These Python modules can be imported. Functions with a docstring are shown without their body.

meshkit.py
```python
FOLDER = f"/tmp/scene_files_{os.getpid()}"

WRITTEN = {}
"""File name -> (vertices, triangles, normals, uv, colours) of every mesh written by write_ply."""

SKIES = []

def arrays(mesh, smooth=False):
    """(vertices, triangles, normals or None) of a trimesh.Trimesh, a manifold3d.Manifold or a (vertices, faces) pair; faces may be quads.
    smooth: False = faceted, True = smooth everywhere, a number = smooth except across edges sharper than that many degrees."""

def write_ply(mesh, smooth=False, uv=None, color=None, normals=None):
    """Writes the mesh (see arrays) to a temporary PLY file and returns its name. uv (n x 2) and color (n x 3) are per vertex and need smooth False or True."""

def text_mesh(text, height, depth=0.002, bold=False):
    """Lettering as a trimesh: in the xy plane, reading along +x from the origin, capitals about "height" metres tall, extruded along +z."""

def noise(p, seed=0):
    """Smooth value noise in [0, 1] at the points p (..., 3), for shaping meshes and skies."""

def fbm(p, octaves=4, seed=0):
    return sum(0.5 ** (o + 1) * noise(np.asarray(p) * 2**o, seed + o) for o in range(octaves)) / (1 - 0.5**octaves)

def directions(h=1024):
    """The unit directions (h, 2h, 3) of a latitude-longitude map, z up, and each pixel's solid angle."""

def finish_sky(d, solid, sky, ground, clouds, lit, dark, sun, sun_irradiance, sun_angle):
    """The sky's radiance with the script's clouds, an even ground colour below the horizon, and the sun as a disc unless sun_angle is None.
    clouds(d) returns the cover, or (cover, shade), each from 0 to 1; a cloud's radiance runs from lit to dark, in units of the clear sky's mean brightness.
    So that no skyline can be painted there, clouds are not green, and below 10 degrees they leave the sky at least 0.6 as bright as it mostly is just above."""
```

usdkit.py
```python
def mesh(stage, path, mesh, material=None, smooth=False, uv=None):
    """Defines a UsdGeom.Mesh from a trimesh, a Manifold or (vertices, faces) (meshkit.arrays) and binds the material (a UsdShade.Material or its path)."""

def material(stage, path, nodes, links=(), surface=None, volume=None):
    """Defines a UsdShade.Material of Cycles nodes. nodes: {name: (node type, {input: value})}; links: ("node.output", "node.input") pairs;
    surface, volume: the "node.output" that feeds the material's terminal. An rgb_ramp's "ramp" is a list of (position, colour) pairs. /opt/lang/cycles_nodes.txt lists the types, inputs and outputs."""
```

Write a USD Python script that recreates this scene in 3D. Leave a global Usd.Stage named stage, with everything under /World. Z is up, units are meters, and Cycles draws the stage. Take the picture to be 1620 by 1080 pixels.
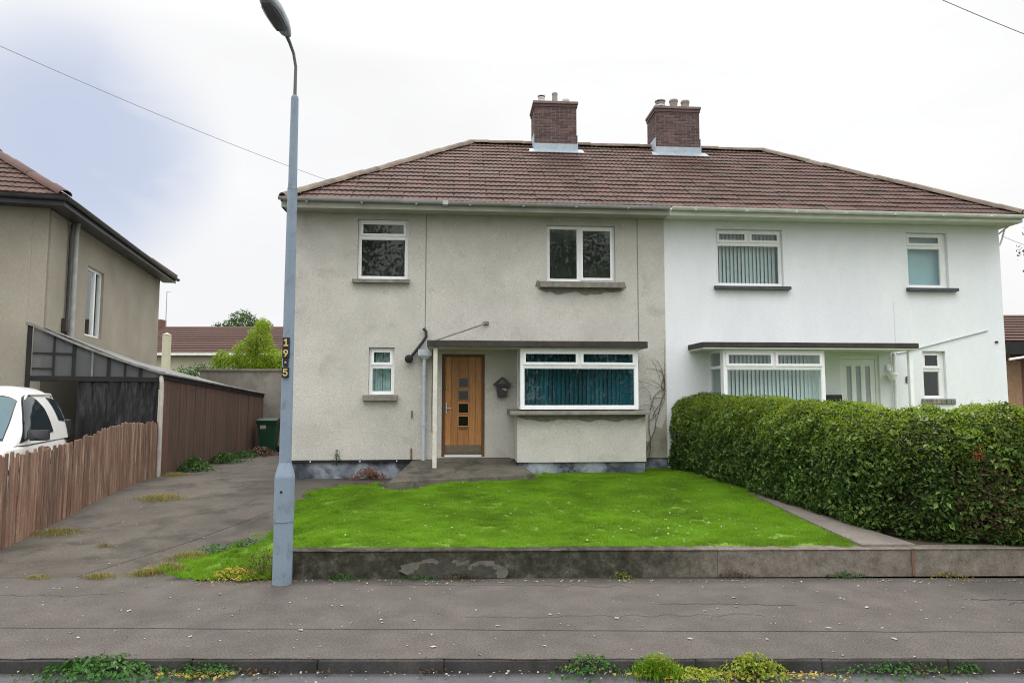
import math, random
import numpy as np, trimesh, usdkit, meshkit
from shapely.geometry import Polygon, box as sbox, Point, LineString
from shapely import affinity
from pxr import Usd, UsdGeom, UsdLux, UsdShade, Gf, Sdf, Vt

random.seed(7); np.random.seed(7)
R = np.random.default_rng(11)
stage = Usd.Stage.CreateInMemory()
UsdGeom.SetStageUpAxis(stage, 'Z'); UsdGeom.SetStageMetersPerUnit(stage, 1.0)
UsdGeom.Xform.Define(stage, '/World'); UsdGeom.Scope.Define(stage, '/World/Looks')

# ------------------------------------------------------------------ camera, sky, sun, exposure
EXPOSURE = 0.12
cam = UsdGeom.Camera.Define(stage, '/World/camera')
cam.AddTranslateOp().Set(Gf.Vec3d(0, 0, 1.9)); cam.AddRotateXOp().Set(94.6)
cam.CreateHorizontalApertureAttr(36.0); cam.CreateVerticalApertureAttr(24.0)
cam.CreateFocalLengthAttr(1074.4 / 1620 * 36); cam.CreateClippingRangeAttr(Gf.Vec2f(0.1, 2000)); cam.CreateExposureAttr(EXPOSURE)
SUN_AZ, SUN_EL = math.radians(-8), math.radians(52)          # behind the house, high, veiled by cloud
SUN_DIR = np.array([math.sin(SUN_AZ) * math.cos(SUN_EL), math.cos(SUN_AZ) * math.cos(SUN_EL), math.sin(SUN_EL)])
SKY_STRENGTH = 0.1
gap = np.array([-0.66, 1.0, 0.375]); gap /= np.linalg.norm(gap)
sky_mat = usdkit.material(stage, '/World/Looks/sky_look', {
    'co': ('texture_coordinate', {}),
    'sky': ('sky_texture', {'sky_type': 'single_scattering', 'sun_disc': False, 'sun_elevation': SUN_EL, 'sun_rotation': SUN_AZ, 'air_density': 1.0, 'aerosol_density': 1.5}),
    'xyz': ('separate_xyz', {}),
    'grad': ('rgb_ramp', {'ramp': [(0.0, (8.7, 8.7, 8.75)), (0.45, (9.3, 9.3, 9.3)), (0.62, (13, 13, 13)), (1.0, (30, 30, 30))]}),
    'mp': ('mapping', {'scale': (1.6, 1.6, 4.0), 'location': (3.1, 0.4, 0.7)}),
    'nz': ('noise_texture', {'scale': 1.5, 'detail': 5, 'roughness': 0.5, 'distortion': 0.3}),
    'soft': ('map_range', {'from_min': 0.3, 'from_max': 0.7, 'to_min': 0.93, 'to_max': 1.03, 'clamp': True}),
    'lit': ('mix', {'mix_type': 'multiply', 'fac': 1.0}),
    'dot': ('normal', {'direction': tuple(gap)}),
    'near': ('map_range', {'range_type': 'smoothstep', 'from_min': 0.982, 'from_max': 0.9998, 'to_min': 0.0, 'to_max': 0.72, 'clamp': True}),
    'wide': ('map_range', {'range_type': 'smoothstep', 'from_min': 0.87, 'from_max': 0.99, 'to_min': 0.0, 'to_max': 0.06, 'clamp': True}),
    'nz2': ('map_range', {'from_min': 0.36, 'from_max': 0.58, 'to_min': 0.25, 'to_max': 1.15, 'clamp': True}),
    'sum': ('math', {'math_type': 'add'}),
    'gapn': ('math', {'math_type': 'multiply', 'value2': 0.8}),
    'cover': ('math', {'math_type': 'subtract', 'value1': 0.985}),
    'half': ('mix', {'mix_type': 'multiply', 'fac': 1.0, 'color2': (1.0, 1.0, 1.0)}),
    'blue': ('mix', {'mix_type': 'mix', 'fac': 0.8, 'color2': (5.0, 5.6, 7.2)}),
    'all': ('mix', {'mix_type': 'mix'}),
    'bg': ('background_shader', {'strength': SKY_STRENGTH})},
    [('co.generated', 'xyz.vector'), ('xyz.z', 'grad.fac'), ('co.generated', 'mp.vector'), ('mp.vector', 'nz.vector'),
     ('nz.fac', 'soft.value'), ('grad.color', 'lit.color1'), ('soft.result', 'lit.color2'), ('co.generated', 'dot.normal'),
     ('dot.dot', 'near.value'), ('dot.dot', 'wide.value'), ('near.result', 'sum.value1'), ('wide.result', 'sum.value2'), ('nz.fac', 'nz2.value'), ('sum.value', 'gapn.value1'), ('nz2.result', 'gapn.value2'), ('gapn.value', 'cover.value2'),
     ('sky.color', 'blue.color1'), ('cover.value', 'all.fac'), ('blue.color', 'all.color1'), ('lit.color', 'all.color2'), ('all.color', 'bg.color')],
    surface='bg.background')
dome = UsdLux.DomeLight.Define(stage, '/World/sky'); dome.CreateIntensityAttr(1.0)
UsdShade.MaterialBindingAPI.Apply(dome.GetPrim()).Bind(sky_mat)
dome.GetPrim().SetCustomDataByKey('kind', 'structure')
sun = UsdLux.DistantLight.Define(stage, '/World/sun')
sun.CreateIntensityAttr(0.4); sun.CreateAngleAttr(20.0); sun.CreateColorAttr(Gf.Vec3f(1.0, 0.96, 0.9)); sun.CreateNormalizeAttr(True)
sun.AddRotateZOp().Set(-math.degrees(SUN_AZ)); sun.AddRotateXOp().Set(-(90 - math.degrees(SUN_EL)))

# ------------------------------------------------------------------ materials
def M(name): return UsdShade.Material.Get(stage, '/World/Looks/' + name)
def mat(name, c1, c2=None, scale=4.0, rough=0.8, bump=0.0, bscale=60.0, detail=5, spec=0.4, rand=0.0, metal=0.0, lo=0.35, hi=0.65, stretch=None, c3=None, s3=1.0, lo3=.5, hi3=.7, coat=0.0, island=False, fine=0.0):
    """Noise-blended colour (c1..c2, blotches of c3), fine bump, per-object tone variation."""
    n = {'p': ('principled_bsdf', {'roughness': rough, 'specular_ior_level': spec, 'metallic': metal, 'coat_weight': coat}), 'g': ('geometry', {})}
    l = []
    vec = 'g.position'
    if stretch:
        n['mp'] = ('mapping', {'scale': stretch}); l.append(('g.position', 'mp.vector')); vec = 'mp.vector'
    n['n1'] = ('noise_texture', {'scale': scale, 'detail': detail, 'roughness': 0.62}); l.append((vec, 'n1.vector'))
    n['r1'] = ('map_range', {'from_min': lo, 'from_max': hi, 'to_min': 0.0, 'to_max': 1.0, 'clamp': True}); l.append(('n1.fac', 'r1.value'))
    n['m1'] = ('mix', {'mix_type': 'mix', 'color1': c1, 'color2': c2 or c1}); l.append(('r1.result', 'm1.fac'))
    col = 'm1.color'
    if c3:
        n['n3'] = ('noise_texture', {'scale': s3, 'detail': 6, 'roughness': 0.6, 'distortion': 0.4}); l.append((vec, 'n3.vector'))
        n['r3'] = ('map_range', {'from_min': lo3, 'from_max': hi3, 'to_min': 0.0, 'to_max': 1.0, 'clamp': True}); l.append(('n3.fac', 'r3.value'))
        n['m3'] = ('mix', {'mix_type': 'mix', 'color2': c3}); l += [(col, 'm3.color1'), ('r3.result', 'm3.fac')]; col = 'm3.color'
    if fine:
        n['nf'] = ('noise_texture', {'scale': bscale, 'detail': 2}); l.append(('g.position', 'nf.vector'))
        n['rf'] = ('map_range', {'from_min': 0.3, 'from_max': 0.7, 'to_min': 1 - fine, 'to_max': 1 + fine, 'clamp': True}); l.append(('nf.fac', 'rf.value'))
        n['mf'] = ('mix', {'mix_type': 'multiply', 'fac': 1.0}); l += [(col, 'mf.color1'), ('rf.result', 'mf.color2')]; col = 'mf.color'
    if rand:
        n['oi'] = ('object_info', {})
        n['rr'] = ('map_range', {'to_min': 1 - rand, 'to_max': 1 + rand})
        l.append(('g.random_per_island' if island else 'oi.random', 'rr.value'))
        n['mr'] = ('mix', {'mix_type': 'multiply', 'fac': 1.0}); l += [(col, 'mr.color1'), ('rr.result', 'mr.color2')]; col = 'mr.color'
    l.append((col, 'p.base_color'))
    if bump:
        n['nb'] = ('noise_texture', {'scale': bscale, 'detail': 3, 'roughness': 0.6}); l.append(('g.position', 'nb.vector'))
        n['b'] = ('bump', {'strength': 0.9, 'distance': bump}); l += [('nb.fac', 'b.height'), ('b.normal', 'p.normal')]
    return usdkit.material(stage, '/World/Looks/' + name, n, l, surface='p.BSDF')

def leaf_mat(name, cols, trans=0.35, rough=0.45, spec=0.4):
    k = len(cols)
    return usdkit.material(stage, '/World/Looks/' + name, {
        'g': ('geometry', {}), 'ramp': ('rgb_ramp', {'ramp': [(i / max(k - 1, 1), c) for i, c in enumerate(cols)]}),
        'nz': ('noise_texture', {'scale': 1.6, 'detail': 3}), 'mr': ('map_range', {'from_min': 0.3, 'from_max': 0.7, 'to_min': 0.7, 'to_max': 1.25, 'clamp': True}),
        'mm': ('mix', {'mix_type': 'multiply', 'fac': 1.0}),
        'p': ('principled_bsdf', {'roughness': rough, 'specular_ior_level': spec}), 't': ('translucent_bsdf', {}), 'mx': ('mix_closure', {'fac': trans})},
        [('g.random_per_island', 'ramp.fac'), ('g.position', 'nz.vector'), ('nz.fac', 'mr.value'), ('ramp.color', 'mm.color1'), ('mr.result', 'mm.color2'),
         ('mm.color', 'p.base_color'), ('mm.color', 't.color'), ('p.BSDF', 'mx.closure1'), ('t.BSDF', 'mx.closure2')], surface='mx.closure')

def glass_mat(name, tint=(0.92, 0.97, 0.96), ior=1.5, rough=0.0, boost=1.0):
    return usdkit.material(stage, '/World/Looks/' + name, {
        'f': ('fresnel', {'IOR': ior}), 'ge': ('geometry', {}), 'fr': ('math', {'math_type': 'subtract', 'value1': 1.0}), 'ff': ('math', {'math_type': 'multiply'}), 't': ('transparent_bsdf', {'color': tint}), 'g': ('glossy_bsdf', {'color': (0.95, 0.97, 0.97), 'roughness': rough}), 'm': ('mix_closure', {})},
        [('ge.backfacing', 'fr.value2'), ('f.fac', 'ff.value1'), ('fr.value', 'ff.value2'), ('ff.value', 'm.fac'), ('t.BSDF', 'm.closure1'), ('g.BSDF', 'm.closure2')], surface='m.closure')

mat('pebbledash', (0.53, 0.513, 0.468), (0.45, 0.436, 0.394), scale=1.1, rough=0.95, bump=0.006, bscale=60, spec=0.15, c3=(0.30, 0.285, 0.24), s3=1.7, lo3=.58, hi3=.88, fine=0.2)
mat('pebbledash_shade', (0.56, 0.53, 0.45), (0.47, 0.445, 0.38), scale=1.3, rough=0.95, bump=0.006, bscale=55, spec=0.15, c3=(0.30, 0.285, 0.25), s3=1.4, lo3=.52, hi3=.8, fine=0.16)
mat('white_render', (0.765, 0.79, 0.81), (0.71, 0.74, 0.765), scale=0.9, rough=0.9, bump=0.004, bscale=45, spec=0.2, fine=0.05, c3=(0.64, 0.66, 0.67), s3=1.3, lo3=.58, hi3=.88, stretch=(1.6, 1.6, .5))
mat('plinth_paint', (0.07, 0.085, 0.11), (0.30, 0.34, 0.37), scale=1.6, rough=0.7, bump=0.004, bscale=20, c3=(0.03, 0.035, 0.045), s3=2.3, lo3=.45, hi3=.6)
mat('neighbour_render', (0.34, 0.315, 0.255), (0.28, 0.255, 0.205), scale=0.8, rough=0.95, bump=0.005, bscale=55, spec=0.15, fine=0.12)
mat('white_plastic', (0.84, 0.85, 0.85), (0.78, 0.79, 0.79), scale=6, rough=0.35, spec=0.5)
mat('cream_paint', (0.62, 0.60, 0.54), (0.50, 0.47, 0.40), scale=7, rough=0.6, c3=(0.33, 0.22, 0.15), s3=9, lo3=.66, hi3=.72)
mat('grey_gutter', (0.40, 0.41, 0.42), (0.30, 0.31, 0.31), scale=5, rough=0.5)
mat('white_gutter', (0.78, 0.79, 0.76), (0.62, 0.64, 0.60), scale=4, rough=0.45)
mat('grey_downpipe', (0.45, 0.48, 0.54), (0.38, 0.41, 0.46), scale=5, rough=0.45)
mat('soffit_board', (0.42, 0.42, 0.36), (0.34, 0.34, 0.29), scale=3, rough=0.8)
mat('white_soffit', (0.72, 0.73, 0.66), (0.62, 0.63, 0.56), scale=3, rough=0.7)
mat('black_gutter', (0.028, 0.028, 0.033), (0.05, 0.05, 0.055), scale=5, rough=0.4)
mat('sill_concrete', (0.24, 0.225, 0.19), (0.15, 0.14, 0.12), scale=7, rough=0.9, bump=0.004, bscale=50, fine=.12)
mat('slate_sill', (0.045, 0.05, 0.055), (0.07, 0.075, 0.08), scale=8, rough=0.6)
mat('damp_stain', (0.17, 0.16, 0.135), (0.25, 0.235, 0.20), scale=9, rough=0.95, bump=0.005, bscale=55)
mat('green_stain', (0.20, 0.19, 0.14), (0.33, 0.315, 0.26), scale=3.5, rough=0.95, bump=0.005, bscale=55, fine=.2)
mat('joint_strip', (0.17, 0.165, 0.15), (0.24, 0.235, 0.21), scale=6, rough=0.9)
mat('white_joint', (0.66, 0.67, 0.68), (0.6, 0.61, 0.62), scale=6, rough=0.9)
mat('bitumen', (0.022, 0.019, 0.018), (0.045, 0.035, 0.03), scale=5, rough=0.75, bump=0.004, bscale=30)
mat('canopy_top', (0.16, 0.15, 0.13), (0.09, 0.085, 0.075), scale=5, rough=0.95, bump=0.004)
mat('step_concrete', (0.085, 0.076, 0.062), (0.135, 0.12, 0.098), scale=2.5, rough=0.95, bump=0.005, bscale=40, c3=(0.055, 0.055, 0.04), s3=3, lo3=.5, hi3=.62, fine=.15)
mat('roof_tile', (0.122, 0.066, 0.053), (0.084, 0.050, 0.043), scale=2.2, rough=0.85, bump=0.002, bscale=90, spec=0.3, rand=0.18, c3=(0.095, 0.074, 0.062), s3=1.3, lo3=.52, hi3=.74, fine=.15)
mat('ridge_tile', (0.19, 0.15, 0.115), (0.13, 0.095, 0.08), scale=3.5, rough=0.9, bump=0.003, bscale=50, rand=0.2, c3=(0.20, 0.19, 0.13), s3=4, lo3=.5, hi3=.7)
mat('roof_deck', (0.055, 0.032, 0.028), (0.04, 0.025, 0.022), scale=4, rough=0.95)
mat('chimney_brick', (0.115, 0.064, 0.058), (0.08, 0.054, 0.053), scale=6, rough=0.9, bump=0.003, bscale=70, rand=0.3)
mat('mortar', (0.32, 0.29, 0.26), (0.24, 0.22, 0.20), scale=9, rough=0.95)
mat('chimney_cap', (0.20, 0.15, 0.13), (0.14, 0.11, 0.10), scale=9, rough=0.95)
mat('clay_pot', (0.30, 0.25, 0.22), (0.20, 0.17, 0.16), scale=9, rough=0.8)
mat('pale_pot', (0.55, 0.52, 0.48), (0.42, 0.40, 0.37), scale=9, rough=0.8)
mat('lead', (0.27, 0.33, 0.38), (0.36, 0.41, 0.45), scale=5, rough=0.5, spec=0.5)
mat('door_wood', (0.47, 0.225, 0.075), (0.33, 0.135, 0.04), scale=9, rough=0.45, stretch=(6, 6, 0.5), rand=0.24, fine=.05, spec=.5)
mat('door_frame_wood', (0.10, 0.045, 0.02), (0.16, 0.075, 0.032), scale=9, rough=0.5, stretch=(6, 6, 0.5))
mat('weathered_wood', (0.17, 0.135, 0.095), (0.115, 0.095, 0.07), scale=9, rough=0.85, stretch=(1, 1, 5))
mat('black_plastic', (0.016, 0.016, 0.018), (0.024, 0.024, 0.026), scale=5, rough=0.4)
mat('plum_metal', (0.042, 0.028, 0.036), (0.055, 0.04, 0.046), scale=9, rough=0.4, spec=.5)
mat('steel', (0.55, 0.55, 0.54), (0.45, 0.45, 0.44), scale=9, rough=0.35, metal=0.9)
mat('brass', (0.50, 0.40, 0.18), (0.35, 0.28, 0.12), scale=9, rough=0.35, metal=0.9)
mat('room_dark', (0.72, 0.71, 0.68), (0.68, 0.67, 0.64), scale=1, rough=0.9)
mat('teal_blind', (0.004, 0.075, 0.105), (0.006, 0.062, 0.09), scale=5, rough=0.8, rand=0.4)
mat('pale_blind', (0.62, 0.68, 0.69), (0.56, 0.62, 0.63), scale=5, rough=0.8, rand=0.06)
mat('blue_blind', (0.42, 0.58, 0.63), (0.38, 0.53, 0.58), scale=2, rough=0.8)
mat('net_curtain', (0.48, 0.60, 0.60), (0.36, 0.50, 0.50), scale=5, rough=0.9)
glass_mat('window_glass', ior=1.7); glass_mat('door_glass', tint=(0.10, 0.16, 0.15))
glass_mat('frost_glass', tint=(0.35, 0.42, 0.44), rough=0.25)
mat('obscure_glass', (0.30, 0.35, 0.36), (0.36, 0.41, 0.42), scale=3, rough=0.2, spec=.6)
mat('post_paint', (0.195, 0.25, 0.31), (0.17, 0.22, 0.275), scale=3, rough=0.5, spec=0.45, c3=(0.13, 0.15, 0.165), s3=7, lo3=.56, hi3=.74, fine=.06)
mat('lamp_grey', (0.30, 0.33, 0.36), (0.24, 0.27, 0.30), scale=3, rough=0.5)
mat('bracket_metal', (0.10, 0.10, 0.10), (0.14, 0.14, 0.14), scale=8, rough=0.5)
mat('lens_dark', (0.10, 0.105, 0.13), (0.075, 0.08, 0.10), scale=6, rough=0.2, spec=0.5)
mat('plate_black', (0.012, 0.012, 0.012), rough=0.5); mat('digit_yellow', (0.62, 0.50, 0.17), (0.5, 0.42, 0.16), scale=30, rough=0.5)
mat('pavement', (0.088, 0.077, 0.069), (0.114, 0.101, 0.091), scale=3.0, rough=0.92, bump=0.005, bscale=70, spec=0.25, c3=(0.078, 0.071, 0.062), s3=1.4, lo3=.5, hi3=.72, fine=0.36)
mat('road_asphalt', (0.075, 0.076, 0.082), (0.10, 0.10, 0.105), scale=2.0, rough=0.9, bump=0.004, bscale=80, fine=0.25)
mat('kerb_stone', (0.030, 0.028, 0.028), (0.052, 0.048, 0.045), scale=4, rough=0.9, bump=0.004, bscale=50, rand=0.12, c3=(0.02, 0.022, 0.016), s3=2.5, lo3=.5, hi3=.65, fine=.15)
mat('drive_concrete', (0.080, 0.070, 0.058), (0.110, 0.097, 0.082), scale=1.1, rough=0.92, bump=0.004, bscale=60, spec=0.25, c3=(0.056, 0.05, 0.042), s3=1.8, lo3=.48, hi3=.64, fine=0.32)
mat('earth', (0.06, 0.05, 0.03), (0.05, 0.07, 0.02), scale=2, rough=1.0, bump=0.01, bscale=30)
mat('turf', (0.10, 0.19, 0.012), (0.14, 0.23, 0.018), scale=1.3, rough=1.0, bump=0.01, bscale=60, c3=(0.08, 0.155, 0.012), s3=2.2, lo3=.5, hi3=.7, fine=.3)
usdkit.material(stage, '/World/Looks/wall_stained', {
    'p': ('principled_bsdf', {'roughness': 0.95, 'specular_ior_level': 0.2}), 'g': ('geometry', {}), 'x': ('separate_xyz', {}),
    'n1': ('noise_texture', {'scale': 2.3, 'detail': 6, 'roughness': 0.65}), 'n2': ('noise_texture', {'scale': 9.0, 'detail': 6, 'roughness': 0.7}), 'nf': ('noise_texture', {'scale': 60.0, 'detail': 2}),
    'a': ('math', {'math_type': 'multiply_add', 'value2': 2.6, 'value3': -1.3}), 'add': ('math', {'math_type': 'add'}),
    'mr': ('map_range', {'from_min': 1.2, 'from_max': 2.6, 'clamp': True}),
    'dk': ('rgb_ramp', {'ramp': [(0.32, (0.020, 0.020, 0.014)), (0.5, (0.042, 0.041, 0.029)), (0.62, (0.078, 0.074, 0.056)), (0.74, (0.15, 0.14, 0.115))]}),
    'lt': ('rgb_ramp', {'ramp': [(0.30, (0.10, 0.09, 0.068)), (0.48, (0.155, 0.135, 0.112)), (0.7, (0.215, 0.19, 0.16))]}),
    'm': ('mix', {'mix_type': 'mix'}), 'rf': ('map_range', {'from_min': 0.3, 'from_max': 0.7, 'to_min': 0.8, 'to_max': 1.2, 'clamp': True}), 'mf': ('mix', {'mix_type': 'multiply', 'fac': 1.0}),
    'b': ('bump', {'strength': 0.9, 'distance': 0.008})},
    [('g.position', 'n1.vector'), ('g.position', 'n2.vector'), ('g.position', 'nf.vector'), ('g.position', 'x.vector'), ('n1.fac', 'a.value1'), ('a.value', 'add.value1'), ('x.x', 'add.value2'), ('add.value', 'mr.value'),
     ('n2.fac', 'dk.fac'), ('n2.fac', 'lt.fac'), ('mr.result', 'm.fac'), ('dk.color', 'm.color1'), ('lt.color', 'm.color2'), ('m.color', 'mf.color1'), ('nf.fac', 'rf.value'), ('rf.result', 'mf.color2'), ('mf.color', 'p.base_color'),
     ('n2.fac', 'b.height'), ('b.normal', 'p.normal')], surface='p.BSDF')
mat('wall_coping', (0.20, 0.18, 0.15), (0.13, 0.12, 0.095), scale=3, rough=0.95, bump=0.005, bscale=30, fine=.15)
mat('edging', (0.19, 0.165, 0.145), (0.145, 0.125, 0.108), scale=3, rough=0.95, bump=0.004, bscale=30, fine=.12)
mat('scar_pale', (0.14, 0.13, 0.11), (0.08, 0.075, 0.06), scale=12, rough=0.95, bump=0.006, bscale=30)
mat('scar_dark', (0.032, 0.034, 0.028), (0.06, 0.06, 0.045), scale=9, rough=1.0, bump=0.012, bscale=25)
mat('rust', (0.17, 0.085, 0.05), (0.12, 0.07, 0.045), scale=12, rough=0.95)
mat('fence_wood', (0.228, 0.132, 0.090), (0.110, 0.064, 0.045), scale=5, rough=0.85, stretch=(6, 6, 0.35), rand=0.32, c3=(0.33, 0.25, 0.19), s3=4, lo3=.52, hi3=.7, fine=.15)
mat('board_wood', (0.115, 0.070, 0.052), (0.068, 0.043, 0.033), scale=4, rough=0.85, stretch=(5, 5, 0.35), rand=0.12, c3=(0.13, 0.058, 0.042), s3=1.0, lo3=.5, hi3=.7, fine=.12)
mat('dark_paint', (0.012, 0.012, 0.012), (0.02, 0.019, 0.019), scale=4, rough=0.6, spec=.25)
mat('black_sheeting', (0.012, 0.012, 0.014), (0.016, 0.016, 0.018), scale=4, rough=0.22, spec=0.5)
mat('roof_sheet_edge', (0.26, 0.26, 0.26), (0.13, 0.13, 0.125), scale=5, rough=0.5, c3=(0.16, 0.15, 0.13), s3=4, lo3=.5, hi3=.65)
leaf_mat('roof_sheeting', [(0.50, 0.51, 0.50), (0.46, 0.47, 0.46)], trans=0.6, rough=0.6)
mat('old_pipe', (0.50, 0.47, 0.44), (0.36, 0.33, 0.30), scale=5, rough=0.6)
usdkit.material(stage, '/World/Looks/sheet_plastic', {'t': ('transparent_bsdf', {'color': (0.9, 0.92, 0.92)}), 'd': ('principled_bsdf', {'base_color': (0.17, 0.175, 0.18), 'roughness': 0.22, 'specular_ior_level': 0.6}),
    'l': ('translucent_bsdf', {'color': (0.3, 0.31, 0.31)}), 'a': ('mix_closure', {'fac': 0.45}), 'n': ('noise_texture', {'scale': 1.7, 'detail': 4}), 'g': ('geometry', {}), 'r': ('map_range', {'from_min': .3, 'from_max': .7, 'to_min': .35, 'to_max': .85, 'clamp': True}), 'm': ('mix_closure', {})},
    [('g.position', 'n.vector'), ('n.fac', 'r.value'), ('r.result', 'm.fac'), ('d.BSDF', 'a.closure1'), ('l.BSDF', 'a.closure2'), ('t.BSDF', 'm.closure1'), ('a.closure', 'm.closure2')], surface='m.closure')
mat('car_white', (0.80, 0.81, 0.80), (0.78, 0.79, 0.78), scale=1, rough=0.25, coat=0.6, spec=.5)
mat('car_glass', (0.008, 0.012, 0.014), rough=0.03, spec=0.6)
mat('car_screen', (0.01, 0.055, 0.07), rough=0.03, spec=0.8)
mat('car_trim', (0.018, 0.018, 0.02), rough=0.45)
mat('tyre', (0.015, 0.015, 0.015), rough=0.9)
mat('lamp_red', (0.30, 0.02, 0.02), rough=0.15)
mat('bin_green', (0.008, 0.045, 0.022), (0.006, 0.035, 0.017), scale=3, rough=0.5)
mat('garden_wall_render', (0.27, 0.25, 0.215), (0.20, 0.18, 0.155), scale=1.1, rough=0.95, bump=0.005, c3=(0.12, 0.11, 0.09), s3=1.3, lo3=.5, hi3=.72, fine=.12)
mat('far_roof', (0.10, 0.05, 0.038), (0.075, 0.04, 0.032), scale=1.5, rough=0.9, stretch=(0.3, 1, 5), fine=.1)
mat('far_wall', (0.50, 0.48, 0.36), (0.44, 0.42, 0.31), scale=1, rough=0.9)
mat('brick_far', (0.17, 0.075, 0.055), (0.12, 0.058, 0.045), scale=5, rough=0.9, stretch=(1, 1, 3))
mat('timber_far', (0.30, 0.19, 0.11), (0.24, 0.15, 0.09), scale=5, rough=0.9)
mat('bark', (0.065, 0.05, 0.036), (0.04, 0.032, 0.024), scale=6, rough=0.95, stretch=(3, 3, 0.6), bump=0.01, bscale=20)
mat('dead_twig', (0.16, 0.135, 0.11), (0.10, 0.085, 0.07), scale=8, rough=0.95)
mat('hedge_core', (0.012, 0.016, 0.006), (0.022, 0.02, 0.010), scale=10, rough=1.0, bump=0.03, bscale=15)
mat('cable', (0.24, 0.24, 0.26), rough=0.7)
mat('pale_litter', (0.62, 0.58, 0.47), (0.42, 0.38, 0.28), scale=20, rough=0.9, rand=0.3, island=True)
mat('daisy', (0.55, 0.58, 0.42), (0.35, 0.42, 0.2), scale=14, rough=0.9, rand=0.3, island=True)
leaf_mat('hedge_leaf', [(0.045, 0.095, 0.012), (0.085, 0.16, 0.016), (0.12, 0.20, 0.022), (0.095, 0.175, 0.026), (0.17, 0.26, 0.04), (0.23, 0.31, 0.10)], trans=0.3, rough=0.36)
leaf_mat('pale_hedge_leaf', [(0.16, 0.26, 0.06), (0.24, 0.30, 0.10), (0.12, 0.22, 0.05), (0.30, 0.33, 0.16)], trans=0.3)
leaf_mat('hedge_top_leaf', [(0.22, 0.30, 0.018), (0.30, 0.37, 0.022), (0.38, 0.42, 0.03), (0.25, 0.31, 0.024), (0.31, 0.29, 0.05)], trans=0.42)  # new-growth green, with light caught by the hedge top put into the colour
leaf_mat('dead_leaf', [(0.10, 0.06, 0.03), (0.055, 0.035, 0.02), (0.14, 0.09, 0.04), (0.03, 0.045, 0.012)], trans=0.2)
leaf_mat('yellow_leaf', [(0.42, 0.30, 0.04), (0.34, 0.30, 0.05), (0.45, 0.38, 0.12), (0.30, 0.18, 0.05)], trans=0.3)
leaf_mat('grass_blade', [(0.155, 0.30, 0.015), (0.215, 0.36, 0.02), (0.28, 0.39, 0.035), (0.175, 0.32, 0.018), (0.25, 0.30, 0.04)], trans=0.4, rough=0.6, spec=0.2)
leaf_mat('dry_grass', [(0.22, 0.19, 0.05), (0.16, 0.17, 0.03), (0.28, 0.20, 0.06), (0.10, 0.14, 0.02)], trans=0.3)
leaf_mat('weed_leaf', [(0.04, 0.12, 0.015), (0.07, 0.17, 0.02), (0.10, 0.19, 0.03), (0.13, 0.20, 0.05)], trans=0.3)
leaf_mat('lime_leaf', [(0.22, 0.30, 0.02), (0.30, 0.34, 0.03), (0.16, 0.27, 0.02), (0.34, 0.33, 0.08)], trans=0.35)
leaf_mat('rusty_leaf', [(0.20, 0.07, 0.03), (0.13, 0.06, 0.03), (0.10, 0.09, 0.03), (0.24, 0.12, 0.05)], trans=0.2)
leaf_mat('conifer_leaf', [(0.22, 0.32, 0.012), (0.32, 0.40, 0.02), (0.40, 0.45, 0.03), (0.16, 0.25, 0.012)], trans=0.4)
leaf_mat('tree_leaf', [(0.035, 0.075, 0.02), (0.055, 0.11, 0.026), (0.075, 0.14, 0.03), (0.045, 0.09, 0.026)], trans=0.35)
leaf_mat('red_petal', [(0.30, 0.03, 0.02), (0.36, 0.07, 0.03)], trans=0.2)

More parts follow.
